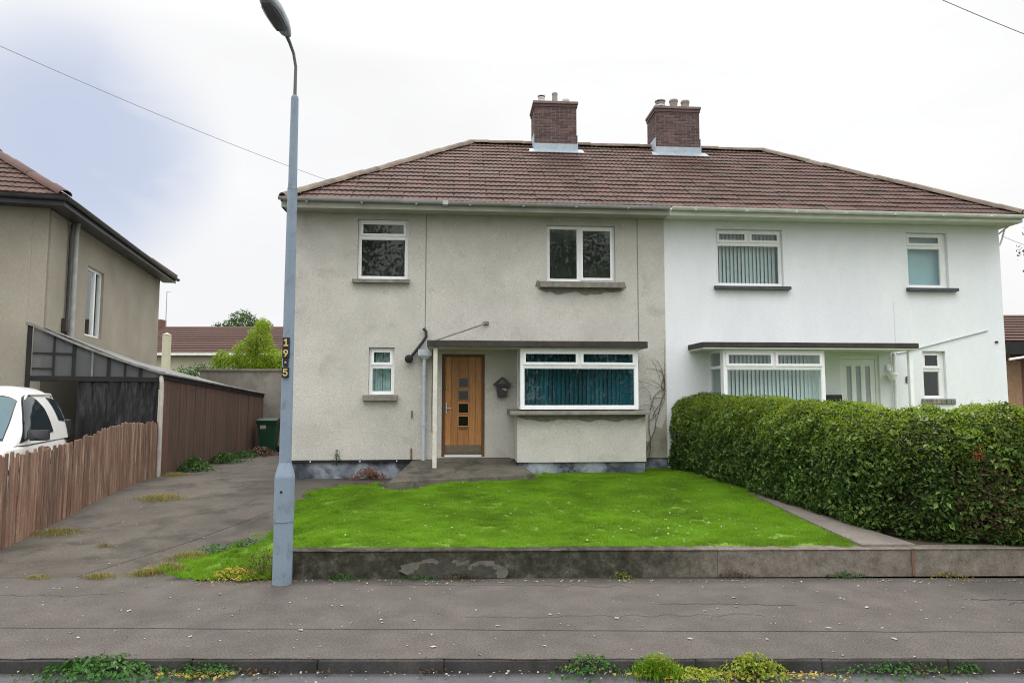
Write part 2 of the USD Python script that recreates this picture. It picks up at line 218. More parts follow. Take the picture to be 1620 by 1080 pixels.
# ------------------------------------------------------------------ prim helpers
used = {}
def unique(parent, name):
    k = (parent, name); used[k] = used.get(k, -1) + 1
    return f'{parent}/{name}' if used[k] == 0 else f'{parent}/{name}_{used[k]:03d}'
def keys(prim, label=None, cat=None, group=None, kind=None):
    for k, v in (('label', label), ('category', cat), ('group', group), ('kind', kind)):
        if v: prim.SetCustomDataByKey(k, v)
class Thing:
    """An Xform under /World at the thing's base; meshes given in the frame (origin, rotz) are stored relative to the base."""
    def __init__(s, name, label=None, cat=None, group=None, kind=None, at=(0, 0, 0), rotz=0.0, shift=(0, 0, 0)):
        s.path = unique('/World', name); x = UsdGeom.Xform.Define(stage, s.path)
        s.shift = np.array(shift, float); c, sn = math.cos(rotz), math.sin(rotz)
        w = np.array(at, float) + np.array([c * shift[0] - sn * shift[1], sn * shift[0] + c * shift[1], shift[2]])
        x.AddTranslateOp().Set(Gf.Vec3d(*map(float, w))); x.AddRotateZOp().Set(math.degrees(rotz))
        s.prim = x.GetPrim(); keys(s.prim, label, cat, group, kind)
    def part(s, name, mesh, m, parent=None, label=None, smooth=False, kind=None):
        if isinstance(mesh, (list,)): mesh = cat(mesh)
        if isinstance(mesh, trimesh.Trimesh): v, f = mesh.vertices, mesh.faces
        else: v, f = mesh
        path = unique(parent or s.path, name)
        g = usdkit.mesh(stage, path, (np.asarray(v) - s.shift, f), M(m), smooth=smooth)
        keys(g.GetPrim(), label, None, None, kind)
        return path
def single(name, mesh, m, label=None, cat=None, group=None, kind=None, smooth=False):
    if isinstance(mesh, list): mesh = cat_(mesh)
    path = unique('/World', name); v, f = (mesh.vertices, mesh.faces) if isinstance(mesh, trimesh.Trimesh) else mesh
    g = usdkit.mesh(stage, path, (v, f), M(m), smooth=smooth); keys(g.GetPrim(), label, cat, group, kind); return path
def cat(ms):
    vs, fs, o = [], [], 0
    for m in ms:
        v, f = (m.vertices, m.faces) if isinstance(m, trimesh.Trimesh) else m
        f = np.asarray(f)
        if f.shape[1] == 4: f = np.vstack([f[:, [0, 1, 2]], f[:, [0, 2, 3]]])
        vs.append(np.asarray(v)); fs.append(f + o); o += len(v)
    return np.vstack(vs), np.vstack(fs)
cat_ = cat
# ------------------------------------------------------------------ mesh helpers
_sg = np.array([[x, y, z] for x in (-1, 1) for y in (-1, 1) for z in (-1, 1)], float)
def _cv(h, c):
    out = []
    for s in _sg:
        for a in range(3):
            q = s * h
            for b in range(3):
                if b != a: q[b] -= s[b] * c
            out.append(q)
    return np.array(out)
_p0 = _cv(np.array([1., 1, 1]), 0.3)
_h = trimesh.Trimesh(_p0, trimesh.convex.convex_hull(_p0, qhull_options='QbB Pp Qt').faces if False else [[0, 1, 2]], process=False)
def _faces_from_hull(P):
    from scipy.spatial import ConvexHull
    hu = ConvexHull(P, qhull_options='Qt'); F = hu.simplices.copy(); c = P.mean(0)
    for i, f in enumerate(F):
        n = np.cross(P[f[1]] - P[f[0]], P[f[2]] - P[f[0]])
        if n @ (P[f].mean(0) - c) < 0: F[i] = f[::-1]
    return F
_CF = _faces_from_hull(_p0)
_BF = np.array([[0, 1, 3], [0, 3, 2], [4, 6, 7], [4, 7, 5], [0, 4, 5], [0, 5, 1], [2, 3, 7], [2, 7, 6], [0, 2, 6], [0, 6, 4], [1, 5, 7], [1, 7, 3]])
def box(x0, x1, y0, y1, z0, z1, c=0.0):
    h = np.array([x1 - x0, y1 - y0, z1 - z0]) / 2; m = np.array([x0 + x1, y0 + y1, z0 + z1]) / 2
    if c <= 0: return _sg * h + m, _BF.copy()
    return _cv(h, min(c, h.min() * .9)) + m, _CF.copy()
def hull(P):
    P = np.asarray(P, float); F = _faces_from_hull(P); u = np.unique(F); r = -np.ones(len(P), int); r[u] = np.arange(len(u)); return P[u], r[F]
def rotm(m, ang, axis=(0, 0, 1), about=(0, 0, 0)):
    v, f = m; T = trimesh.transformations.rotation_matrix(ang, axis, about); return trimesh.transformations.transform_points(v, T), f
def mv(m, d): return np.asarray(m[0]) + np.array(d), m[1]
def tube(P, r, n=8):
    P = np.asarray(P, float); r = np.broadcast_to(np.asarray(r, float), (len(P),))
    T = np.gradient(P, axis=0); T /= np.linalg.norm(T, axis=1, keepdims=True) + 1e-12
    ref = np.array([0, 0, 1.]) if abs(T[0][2]) < .9 else np.array([1., 0, 0])
    V = []
    a = np.cross(T[0], ref); a /= np.linalg.norm(a)
    ang = np.arange(n) / n * 2 * np.pi
    for i in range(len(P)):
        a = a - T[i] * (a @ T[i]); a /= np.linalg.norm(a); b = np.cross(T[i], a)
        V.append(P[i] + r[i] * (np.cos(ang)[:, None] * a + np.sin(ang)[:, None] * b))
    V = np.vstack(V); F = []
    for i in range(len(P) - 1):
        for j in range(n):
            k = (j + 1) % n; F += [[i * n + j, i * n + k, (i + 1) * n + k], [i * n + j, (i + 1) * n + k, (i + 1) * n + j]]
    c0, c1 = len(V), len(V) + 1; V = np.vstack([V, P[:1], P[-1:]]); e = (len(P) - 1) * n
    for j in range(n):
        k = (j + 1) % n; F += [[c0, k, j], [c1, e + j, e + k]]
    return V, np.array(F)
def lathe(prof, n=20, at=(0, 0, 0)):
    return tube_profile(prof, n, at)
def tube_profile(prof, n, at):
    prof = np.array(prof, float); ang = np.arange(n) / n * 2 * np.pi; V, F = [], []
    for r, z in prof: V.append(np.c_[r * np.cos(ang), r * np.sin(ang), np.full(n, z)])
    V = np.vstack(V) + np.array(at)
    for i in range(len(prof) - 1):
        for j in range(n):
            k = (j + 1) % n; F += [[i * n + j, i * n + k, (i + 1) * n + k], [i * n + j, (i + 1) * n + k, (i + 1) * n + j]]
    m = len(V); V = np.vstack([V, [[at[0], at[1], prof[0, 1] + at[2]]], [[at[0], at[1], prof[-1, 1] + at[2]]]]); e = (len(prof) - 1) * n
    for j in range(n):
        k = (j + 1) % n; F += [[m, k, j], [m + 1, e + j, e + k]]
    return V, np.array(F)
def prism(poly, z0, z1):
    t = trimesh.creation.extrude_polygon(poly if isinstance(poly, Polygon) else Polygon(poly), z1 - z0, engine='earcut'); t.apply_translation([0, 0, z0]); return np.array(t.vertices), np.array(t.faces)
def wallprism(poly, v0, v1):
    """Polygon in (u, z) extruded along v from v0 to v1 (v1 > v0)."""
    t = trimesh.creation.extrude_polygon(poly if isinstance(poly, Polygon) else Polygon(poly), v1 - v0, engine='earcut'); V = np.array(t.vertices)
    return np.c_[V[:, 0], v0 + V[:, 2], V[:, 1]], np.array(t.faces)[:, ::-1]
def sideprism(poly, u0, u1):
    """Polygon in (v, z) extruded along u."""
    t = trimesh.creation.extrude_polygon(poly if isinstance(poly, Polygon) else Polygon(poly), u1 - u0, engine='earcut'); V = np.array(t.vertices)
    return np.c_[u0 + V[:, 2], V[:, 0], V[:, 1]], np.array(t.faces)
def slab(quad, t):
    """Thin slab below a quad/polygon (list of 3-D points, counter-clockwise from above)."""
    q = np.array(quad, float); n = np.cross(q[1] - q[0], q[2] - q[0]); n /= np.linalg.norm(n); k = len(q)
    V = np.vstack([q, q - n * t]); F = [[0, i, i + 1] for i in range(1, k - 1)] + [[k, k + i + 1, k + i] for i in range(1, k - 1)]
    for i in range(k):
        j = (i + 1) % k; F += [[i, k + i, k + j], [i, k + j, j]]
    return V, np.array(F)
def leaves(C, N, size, aspect=0.55, fold=0.15, rng=R, up=None):
    """Folded rhombic leaves at centres C, facing N, as one mesh."""
    C = np.asarray(C, float); n = len(C); N = N / (np.linalg.norm(N, axis=1, keepdims=True) + 1e-9)
    T = rng.normal(size=(n, 3)) if up is None else up + rng.normal(size=(n, 3)) * .35
    T -= N * (T * N).sum(1, keepdims=True); T /= np.linalg.norm(T, axis=1, keepdims=True) + 1e-9
    B = np.cross(N, T); s = np.broadcast_to(size, (n,))[:, None]
    V = np.stack([C - T * s * .5, C + B * s * .5 * aspect + N * s * fold, C + T * s * .5, C - B * s * .5 * aspect + N * s * fold], 1).reshape(-1, 3)
    o = np.arange(n)[:, None] * 4
    return V, np.vstack([o + [0, 1, 2], o + [0, 2, 3]])
def blades(C, h, w, rng=R, lean=0.5, curve=True):
    """Grass blades: bent two-segment strips."""
    C = np.asarray(C, float); n = len(C); a = rng.uniform(0, 2 * np.pi, n); d = np.c_[np.cos(a), np.sin(a), np.zeros(n)]; s = np.c_[-np.sin(a), np.cos(a), np.zeros(n)]
    h = np.broadcast_to(h, (n,))[:, None]; w = np.broadcast_to(w, (n,))[:, None]; L = rng.uniform(.1, 1, (n, 1)) * lean; up = np.array([[0, 0, 1.]])
    m = C + up * h * .6 + d * h * L * .35; t = C + up * h * (1 - .3 * L) + d * h * L
    V = np.stack([C - s * w / 2, C + s * w / 2, m + s * w * .4, m - s * w * .4, t], 1).reshape(-1, 3); o = np.arange(n)[:, None] * 5
    return V, np.vstack([o + [0, 1, 2], o + [0, 2, 3], o + [3, 2, 4]])
def sstep(a, b, x): t = np.clip((np.asarray(x, float) - a) / (b - a), 0, 1); return t * t * (3 - 2 * t)

# ------------------------------------------------------------------ terrain
def zdrive(x, y): return .30 * sstep(7.3, 13.0, y) + 0 * np.asarray(x)
LAWN = [(-2.45, 7.28), (-2.62, 7.18), (-3.22, 7.17), (-3.62, 7.65), (-3.55, 8.10), (-2.98, 8.52), (-3.06, 9.9), (-3.22, 11.2), (-3.10, 12.0), (-2.5, 12.32), (-1.9, 11.75), (0.25, 12.2),
        (0.25, 12.97), (2.6, 13.14), (2.6, 13.85), (3.35, 13.9), (3.74, 13.6), (3.74, 7.44), (-2.45, 7.36)]
_e = np.array(LineString(LAWN[1:10]).segmentize(.06).coords); _f = meshkit.fbm(np.c_[_e * 4.5, _e[:, :1] * 0], 4, seed=3) - .5; _w = np.minimum(1, np.arange(len(_e)) / 8) * np.minimum(1, np.arange(len(_e))[::-1] / 8)
_c = np.array([-1.6, 10.0]); _d = (_e - _c) / np.linalg.norm(_e - _c, axis=1, keepdims=True); _e = _e + _d * (_f * .42 * _w)[:, None]
LAWN = LAWN[:1] + [tuple(map(float, q)) for q in _e] + LAWN[10:]
NE = len(_e)
LAWN_P = Polygon(LAWN).buffer(0)
LEFT_EDGE = LineString(LAWN[1:NE + 2])
def zlawn(x, y):
    x, y = np.asarray(x, float), np.asarray(y, float)
    from shapely import points, distance
    d = distance(points(np.c_[x.ravel(), y.ravel()]), LEFT_EDGE).reshape(x.shape)
    w = sstep(0, .9, d)
    full = .275 + .17 * np.clip((y - 7.4) / 5.6, 0, 1)
    return (zdrive(x, y) + .015) * (1 - w) + full * w
def grid_sheet(xs, ys, zf, keep=None):
    X, Y = np.meshgrid(xs, ys); Z = zf(X, Y); V = np.c_[X.ravel(), Y.ravel(), Z.ravel()]; nx = len(xs); F = []
    i, j = np.meshgrid(np.arange(nx - 1), np.arange(len(ys) - 1)); a = (j * nx + i).ravel()
    F = np.vstack([np.c_[a, a + 1, a + nx + 1], np.c_[a, a + nx + 1, a + nx]])
    if keep is not None:
        cx = V[F].mean(1); F = F[keep(cx[:, 0], cx[:, 1])]; u = np.unique(F); r = -np.ones(len(V), int); r[u] = np.arange(len(u)); V, F = V[u], r[F]
    return V, F
def inside(poly):
    from shapely import contains_xy
    return lambda x, y: contains_xy(poly, x, y)

xs = np.concatenate([[-400, -150, -60], np.arange(-30, 31, 1.0), [60, 150, 400]]); ys = np.concatenate([[-400, -150, -60, -20, -8, -3, 0, 4.5, 5.5], np.arange(6.5, 16, .5), [20, 30, 60, 150, 400]])
single('ground', grid_sheet(xs, ys, lambda x, y: np.where(y < 7.0, -.30, zdrive(x, y) - .07)), 'earth', kind='structure')
single('road', grid_sheet(np.arange(-60, 61, 4.0), np.arange(-.7, 5.2, .97), lambda x, y: -.105 + .03 * np.cos((y - 2.2) / 2.9 * 1.4)), 'road_asphalt', kind='structure')
ex = np.linspace(-7.2, 7.2, 400); ey = 5.108 + .028 * (meshkit.fbm(np.c_[ex * 5, ex * 0, ex * 0], 4) - .35)
single('pavement', prism(Polygon([(-60, 7.30), (-60, 5.1)] + list(zip(ex, ey)) + [(60, 5.1), (60, 7.30)]), -.006, 0.0), 'pavement', kind='structure')
single('pavement_bed', box(-60, 60, 5.227, 7.30, -.28, -.0065), 'pavement', kind='structure')
single('opposite_pavement', box(-60, 60, -2.8, -.70, -.28, 0.0), 'pavement', kind='structure')
kerb = Thing('kerb', kind='structure', at=(0, 5.1, 0))
x = -6.9; k = 0
while x < 7:
    dz = float(R.uniform(-.006, .004)); dy = float(R.uniform(-.006, .006))
    kerb.part('kerb_stone', box(x + .002, x + .913, -.005 + dy * .6, .124, -.27, -.008 + dz * .4, .007), 'kerb_stone'); x += .915
# pavement seam: a thin sealed trench line and a shorter crack
def ribbon(P, w, z):
    P = np.array(P); d = np.gradient(P, axis=0); d /= np.linalg.norm(d, axis=1, keepdims=True); s = np.c_[-d[:, 1], d[:, 0]]
    L, Rr = P + s * w / 2, P - s * w / 2; n = len(P); V = np.vstack([np.c_[L, np.full(n, z)], np.c_[Rr, np.full(n, z)]]); F = []
    for i in range(n - 1): F += [[i, n + i, n + i + 1], [i, n + i + 1, i + 1]]
    return V, np.array(F)
mat('tar', (0.040, 0.036, 0.032), (0.070, 0.063, 0.056), scale=8, rough=0.85)
def wob(x0, x1, y0, y1, amp, n=90):
    t = np.linspace(0, 1, n); return np.c_[x0 + (x1 - x0) * t, y0 + (y1 - y0) * t + amp * (meshkit.fbm(np.c_[t * 18, t * 0 + y0 * 3, t * 0], 3) - .5)]
single('pavement_seam', ribbon(wob(-7, 7, 5.80, 5.62, .05), .010, .0035), 'tar', kind='structure')
single('pavement_crack', ribbon(wob(1.35, 2.6, 6.42, 6.38, .06, 40), .009, .0036), 'tar', kind='structure')
for k_, (xa, xb, ya, yb, w_) in enumerate([(4.3, 5.9, 6.55, 6.45, .012), (4.55, 5.4, 6.42, 6.62, .009), (-1.3, 1.2, 7.05, 6.98, .007), (-6.2, -3.9, 6.62, 6.7, .007), (-.4, 2.2, 6.02, 6.1, .006)]):
    single('pavement_crack', ribbon(wob(xa, xb, ya, yb, .14, 50), w_, .0037 + .0003 * k_), 'tar', kind='structure')
single('driveway', grid_sheet(np.arange(-7.6, -1.4, .2), np.arange(7.29, 21, .2), lambda x, y: zdrive(x, y) + .010 * (meshkit.fbm(np.stack([x * .8, y * .8, x * 0], -1), 3) - .5)), 'drive_concrete', kind='structure', smooth=True)
single('driveway_joint', (lambda r: (np.c_[r[0][:, :2], zdrive(r[0][:, 0], r[0][:, 1]) + .012], r[1]))(ribbon(np.c_[np.linspace(-4.6, -3.55, 40), np.linspace(7.35, 10.6, 40) + .05 * np.sin(np.linspace(0, 9, 40))], .012, 0)), 'tar', kind='structure')
single('neighbour_drive', grid_sheet(np.arange(-14, -7.5, .5), np.arange(7.29, 13.5, .5), lambda x, y: zdrive(x, y) + .004), 'drive_concrete', kind='structure')

single('hedge_bed', prism(Polygon([(4.1, 7.425), (11.2, 7.52), (11.2, 9.0), (5.2, 9.0), (4.6, 14.2), (3.75, 14.2)]), .05, .285), 'earth', kind='structure')
single('neighbour_garden', grid_sheet(np.arange(4.7, 11.5, .5), np.arange(8.9, 14.8, .5), lambda x, y: .31 + 0 * x), 'turf', kind='structure')
# lawn: base sheet + grass
gx = np.arange(-4.0, 3.9, .06); gy = np.arange(7.1, 14, .06)
single('lawn', grid_sheet(gx, gy, lambda x, y: zlawn(x, y) + .012 * (meshkit.fbm(np.stack([x * 2.5, y * 2.5, x * 0], -1), 3) - .5), inside(LAWN_P.buffer(-.02))), 'turf', kind='structure', smooth=True)
def instancer(path, protos, P, ang, scale, which, matname, kind='stuff', label=None, cat_=None):
    pi = UsdGeom.PointInstancer.Define(stage, path); rel = pi.CreatePrototypesRel()
    for i, m in enumerate(protos):
        q = f'{path}/prototype_{i:03d}' if len(protos) > 1 else f'{path}/prototype'
        usdkit.mesh(stage, q, m, M(matname)); rel.AddTarget(q)
    pi.CreatePositionsAttr(Vt.Vec3fArray.FromNumpy(np.asarray(P, np.float32))); pi.CreateProtoIndicesAttr(Vt.IntArray.FromNumpy(np.asarray(which, np.int32)))
    pi.CreateOrientationsAttr(Vt.QuathArray([Gf.Quath(float(math.cos(a / 2)), 0, 0, float(math.sin(a / 2))) for a in ang]))
    pi.CreateScalesAttr(Vt.Vec3fArray.FromNumpy(np.asarray(scale, np.float32))); keys(pi.GetPrim(), label, cat_, None, kind)
protos = []
for i in range(3):
    c = np.c_[R.uniform(-.07, .07, (150, 2)), np.zeros(150)]; protos.append(blades(c, R.uniform(.012, .032, 150), .004, lean=.9))
pts = np.c_[R.uniform(-3.7, 3.8, 9000), R.uniform(7.15, 13.95, 9000)]; pts = pts[inside(LAWN_P.buffer(-.03))(pts[:, 0], pts[:, 1])]
_k = R.integers(0, NE, 420); fr_ = np.array(LAWN[1:NE + 1])[_k] + R.normal(0, .085, (420, 2)); fr_ = fr_[fr_[:, 1] > 7.2]; pts = np.vstack([pts, fr_])
P = np.c_[pts, zlawn(pts[:, 0], pts[:, 1]) - .002]; n = len(P)
tall = 0.6 + 1.3 * meshkit.fbm(np.c_[pts * 1.6, np.zeros(n)], 4) ** 1.2 + (R.random(n) < .03) * 1.2
instancer('/World/grass', protos, P, R.uniform(0, 6.28, n), np.c_[np.ones(n), np.ones(n), tall], R.integers(0, 3, n), 'grass_blade', label='short bright green grass and moss covering the front lawn', cat_='grass')
# white daisies and clippings on the lawn, pale litter on the paving
pts = np.c_[R.uniform(-3.3, 3.7, 700), R.uniform(7.3, 13.8, 700)]; m_ = meshkit.fbm(np.c_[pts * .9, np.zeros(len(pts))], 3, seed=4); pts = pts[(m_ > .47) & inside(LAWN_P.buffer(-.1))(pts[:, 0], pts[:, 1])][:230]
extra = np.c_[R.normal(2.2, .55, 90), R.normal(8.2, .35, 90)]; extra = extra[inside(LAWN_P.buffer(-.1))(extra[:, 0], extra[:, 1])]; pts = np.vstack([pts, extra])
C = np.c_[pts, zlawn(pts[:, 0], pts[:, 1]) + .028]; N = np.c_[R.normal(0, .25, (len(C), 2)), np.ones(len(C))]
single('lawn_daisies', leaves(C, N, R.uniform(.014, .042, len(C)), aspect=.8), 'daisy', 'white daisies and pale clippings sprinkled over the lawn', 'daisies', kind='stuff')

# ------------------------------------------------------------------ front garden wall
wall = Thing('garden_wall', 'low rendered garden wall along the back of the pavement, stained dark on its left half', 'wall', at=(-2.45, 7.25, 0), rotz=math.atan2(.15, 8.45))
cuts = [(0.0, 3.05, 'wall_stained'), (3.05, 4.62, 'wall_stained'), (4.62, 6.70, 'wall_stained'), (6.70, 11.5, 'wall_stained')]
for i, (a, b, m) in enumerate(cuts):
    nx, nz = max(3, int((b - a) / .08)), 6
    t = trimesh.creation.box([b - a - .004, .16, .272]); t = t.subdivide_to_size(.11) ; V = np.array(t.vertices) + [(a + b) / 2, .08, .136]
    V[:, 1] += np.where(V[:, 1] < .01, .010 * (meshkit.fbm(V * 4, 3) - .5), 0)
    wall.part('wall_panel', (V, t.faces), m, label=('dirty dark wall panel' if i < 2 else 'cleaner pale grey wall panel'))
    wall.part('coping', box(a + .001, b - .001, -.008, .168, .2725, .290 + (.003 if i % 2 else 0), .008), 'wall_stained')
th = np.linspace(0, np.pi, 60)
def scar(cx, w, h, seed):
    r = 1 + .75 * (meshkit.fbm(np.c_[th * 3.1, th * 0 + seed, th * 0], 5) - .5); return [(cx - w / 2 * math.cos(t) * q, h * math.sin(t) ** .6 * q + .006) for t, q in zip(th, r)]
wall.part('render_edge', wallprism(Polygon(scar(1.83, .98, .205, 3)).buffer(0), -.013, .004), 'scar_pale', label='broken pale edge of missing render')
wall.part('exposed_patch', [wallprism(Polygon(scar(1.74, .50, .185, 5)).buffer(0), -.019, .004), wallprism(Polygon(scar(2.13, .36, .15, 8)).buffer(0), -.018, .004)], 'scar_dark', label='dark patch where the render has fallen off')
wall.part('rust_streak', box(6.69, 6.715, -.0105, .0, .01, .268), 'rust', label='rusty streak down the wall')
# concrete edging between lawn and hedge
single('lawn_edging', (lambda m: (m[0] + np.c_[np.zeros((len(m[0]), 2)), .11 * sstep(7.4, 13, m[0][:, 1])], m[1]))(prism(Polygon([(3.75, 7.44), (4.34, 7.46), (4.10, 9.2), (3.90, 11.2), (3.80, 13.8), (3.73, 13.8), (3.76, 11.0), (3.75, 9)]), .05, .315)), 'edging', 'concrete edging strip between the lawn and the hedge', 'edging')

# ------------------------------------------------------------------ houses
YAW = math.radians(4.4); O = (0.0, 13.65, 0.0)
ZW, ZP, ZB = 5.62, 0.66, -0.1        # wall top, plinth top, foot
UL, UM, UR = -4.31, 3.165, 10.56
VB = 6.84
RIDGE_V, RIDGE_Z, EAVE_V, EAVE_Z = 3.42, 8.36, -.42, 5.70
RL, RR = -.80, 6.93                  # ridge ends
EL, ER = UL - .22, UR + .22
def window(T, holes, u0, u1, z0, z1, lights, v=.07, fw=.05, sashmat='white_plastic', label=None, glass='window_glass', name='window'):
    """lights: (u0, u1, z0, z1, opens) openings, absolute. Frame at depth v behind the wall face."""
    if holes is not None: holes.append(sbox(u0, z0, u1, z1))
    outer = sbox(u0 + .004, z0 + .004, u1 - .004, z1 - .004)
    fr = outer
    for a, b, c, d, o in lights: fr = fr.difference(sbox(a, c, b, d))
    p = T.part(name, wallprism(fr, v, v + .07), sashmat, label=label)
    for a, b, c, d, o in lights:
        if o:
            ring = sbox(a - .012, c - .012, b + .012, d + .012).difference(sbox(a + .04, c + .04, b - .04, d - .04))
            T.part('sash', wallprism(ring, v - .016, v - .001), sashmat, p)
            T.part('pane', box(a + .036, b - .036, v + .01, v + .016, c + .036, d - .036), glass, p)
        else:
            bead = sbox(a - .002, c - .002, b + .002, d + .002).difference(sbox(a + .014, c + .014, b - .014, d - .014))
            T.part('glazing_bead', wallprism(bead, v + .006, v + .03), sashmat, p)
            T.part('pane', box(a + .012, b - .012, v + .03, v + .036, c + .012, d - .012), glass, p)
    return p
def lights_grid(u0, u1, z0, z1, rows, fw=.055):
    """rows from the top: (height share, [column shares], opens list)."""
    out = []; tot = (z1 - z0) - fw * (len(rows) + 1); z = z1 - fw; S = sum(r[0] for r in rows)
    for hshare, cols, op in rows:
        hh = tot * hshare / S; w = (u1 - u0) - fw * (len(cols) + 1); u = u0 + fw
        for cshare, o in zip(cols, op):
            cw = w * cshare / sum(cols); out.append((u, u + cw, z - hh, z, o)); u += cw + fw
        z -= hh + fw
    return out
def sill(T, p, u0, u1, z0, z1, v0=-.09, m='sill_concrete', v1=.07):
    P = [(u, v, z) for u in (u0, u1) for v, z in ((v0, z0), (v0, z1 - .02), (v0 + .012, z1 - .012), (v1, z1), (v1, z0))]
    T.part('sill', hull(P), m, p)
def blind(T, u0, u1, z0, z1, v, m, pitch=.089, ang=.62, rng=R, gap=()):
    b = T.part('blind', box(u0, u1, v - .02, v + .02, z1 - .04, z1), 'white_plastic', label='vertical blind headrail')
    u = u0 + pitch / 2; i = 0
    while u < u1 - pitch / 2 + .001:
        a = ang + rng.uniform(-.09, .09)
        T.part('slat', rotm(box(u - .0435, u + .0435, v - .0012, v + .0012, z0 + rng.uniform(0, .01), z1 - .045), a, (0, 0, 1), (u, v, 0)), m, b); u += pitch; i += 1

def tile_mesh(w, L, seed):
    """One interlocking tile, three rolls wide, lip at its lower edge; local x across, y up the slope, z outward."""
    n = 13; x = np.linspace(-w / 2 + .002, w / 2 - .002, n); prof = .013 * np.abs(np.sin((np.arange(n) / (n - 1)) * 3 * np.pi)) ** .8
    lo = np.c_[x, np.zeros(n), .034 + prof]; hi = np.c_[x, np.full(n, L + .03), .008 + prof * .9]; dn = np.c_[x, np.full(n, .004), .004 + 0 * prof]
    V = np.vstack([dn, lo, hi]); F = []
    for a in (0, n):
        for i in range(n - 1): F += [[a + i, a + i + 1, a + n + i + 1], [a + i, a + n + i + 1, a + n + i]]
    return V, np.array(F)
def clip_mesh(m, o, nrm):
    t = trimesh.Trimesh(m[0], m[1], process=False); s = t.slice_plane(o, nrm); return None if s is None or len(s.faces) == 0 else (np.array(s.vertices), np.array(s.faces))
def tile_slope(T, roof, org, ax, ay, L, ua, ub, hips, W=.335, gauge=.28, limit=300, name='roof_tile', skip=lambda a, b: False):
    """Courses of tiles on the plane org + x ax + y ay; ua..ub the x range; hips: (point, inward normal) clipping planes."""
    nz = np.cross(ax, ay); rows = int(round(L / gauge)); g = L / rows; cnt = 0; extra = []
    Mx = np.stack([ax, ay, nz])
    for r in range(rows):
        u = ua + (r % 2) * 0.0
        nt = int(np.ceil((ub - ua) / W))
        for c in range(nt):
            x0 = ua + (c + .5) * W
            if skip(x0, r * g): continue
            V, F = tile_mesh(W, g, 0)
            V = V + [x0 + R.normal(0, .003), r * g + R.normal(0, .005) - (.02 if R.random() < .02 else 0), R.normal(0, .002)]
            V[:, 2] += V[:, 0] * 0
            Wd = V @ Mx + org; m = (Wd, F)
            for o, nn in hips:
                if ((Wd - o) @ nn).min() < 0:
                    m = clip_mesh(m, o, nn)
                    if m is None: break
            if m is None: continue
            if cnt < limit: T.part(name, m, 'roof_tile', roof); cnt += 1
            else: extra.append(m)
    if extra: T.part('upper_tiles', cat(extra), 'roof_tile', roof, kind='stuff')
    return cnt
def ridge_run(T, roof, a, b, n, r=.125, name='ridge_tile', m='ridge_tile'):
    a, b = np.array(a, float), np.array(b, float); d = (b - a) / n; t = d / np.linalg.norm(d); s = np.cross(t, [0, 0, 1]); s /= np.linalg.norm(s); up = np.cross(s, t)
    for i in range(n):
        p, q = a + d * i - t * .012, a + d * (i + 1) + t * .02; k = 8; ang = np.linspace(-.12, np.pi + .12, k); rr = r + R.normal(0, .003); V = []
        for e, sc in ((p, 1.0), (q, 1.06)):
            V.append(e + np.cos(ang)[:, None] * s * rr * sc + np.sin(ang)[:, None] * up * rr * .72 * sc)
        for e, sc in ((p, .84), (q, .9)):
            V.append(e + np.cos(ang)[:, None] * s * rr * sc + np.sin(ang)[:, None] * up * rr * .72 * sc)
        V = np.vstack(V) + R.normal(0, .006, 3); F = []
        for j in range(k - 1):
            F += [[j, j + 1, k + j + 1], [j, k + j + 1, k + j], [2 * k + j, 3 * k + j + 1, 2 * k + j + 1], [2 * k + j, 3 * k + j, 3 * k + j + 1], [j, 2 * k + j, 2 * k + j + 1], [j, 2 * k + j + 1, j + 1], [k + j, k + j + 1, 3 * k + j + 1], [k + j, 3 * k + j + 1, 3 * k + j]]
        T.part(name, (V, np.array(F)), m, roof, smooth=40)
def gutter(T, P, m, r=.058, name='gutter'):
    """Half-round gutter along the polyline P (front rim at P)."""
    P = np.array(P, float); k = 7; ang = np.linspace(np.pi, 2 * np.pi, k); V = []; n = len(P)
    for i in range(n):
        d = P[min(i + 1, n - 1)] - P[max(i - 1, 0)]; d[2] = 0; d /= np.linalg.norm(d); s = np.array([-d[1], d[0], 0])
        for rr in (r, r - .006): V.append(P[i] + np.cos(ang)[:, None] * s * rr + np.sin(ang)[:, None] * np.array([0, 0, 1]) * rr)
    V = np.vstack(V); F = []; st = 2 * k
    for i in range(n - 1):
        for j in range(k - 1):
            a, b = i * st + j, (i + 1) * st + j; F += [[a, b, b + 1], [a, b + 1, a + 1]]; a += k; b += k; F += [[a, b + 1, b], [a, a + 1, b + 1]]
        for j in (0, k - 1):
            a, b = i * st + j, (i + 1) * st + j; F += [[a, a + k, b + k], [a, b + k, b]]
    for i in (0, n - 1):
        for j in range(k - 1): a = i * st + j; F += [[a, a + 1, a + k + 1], [a, a + k + 1, a + k]]
    return T.part(name, (V, np.array(F)), m, smooth=50)

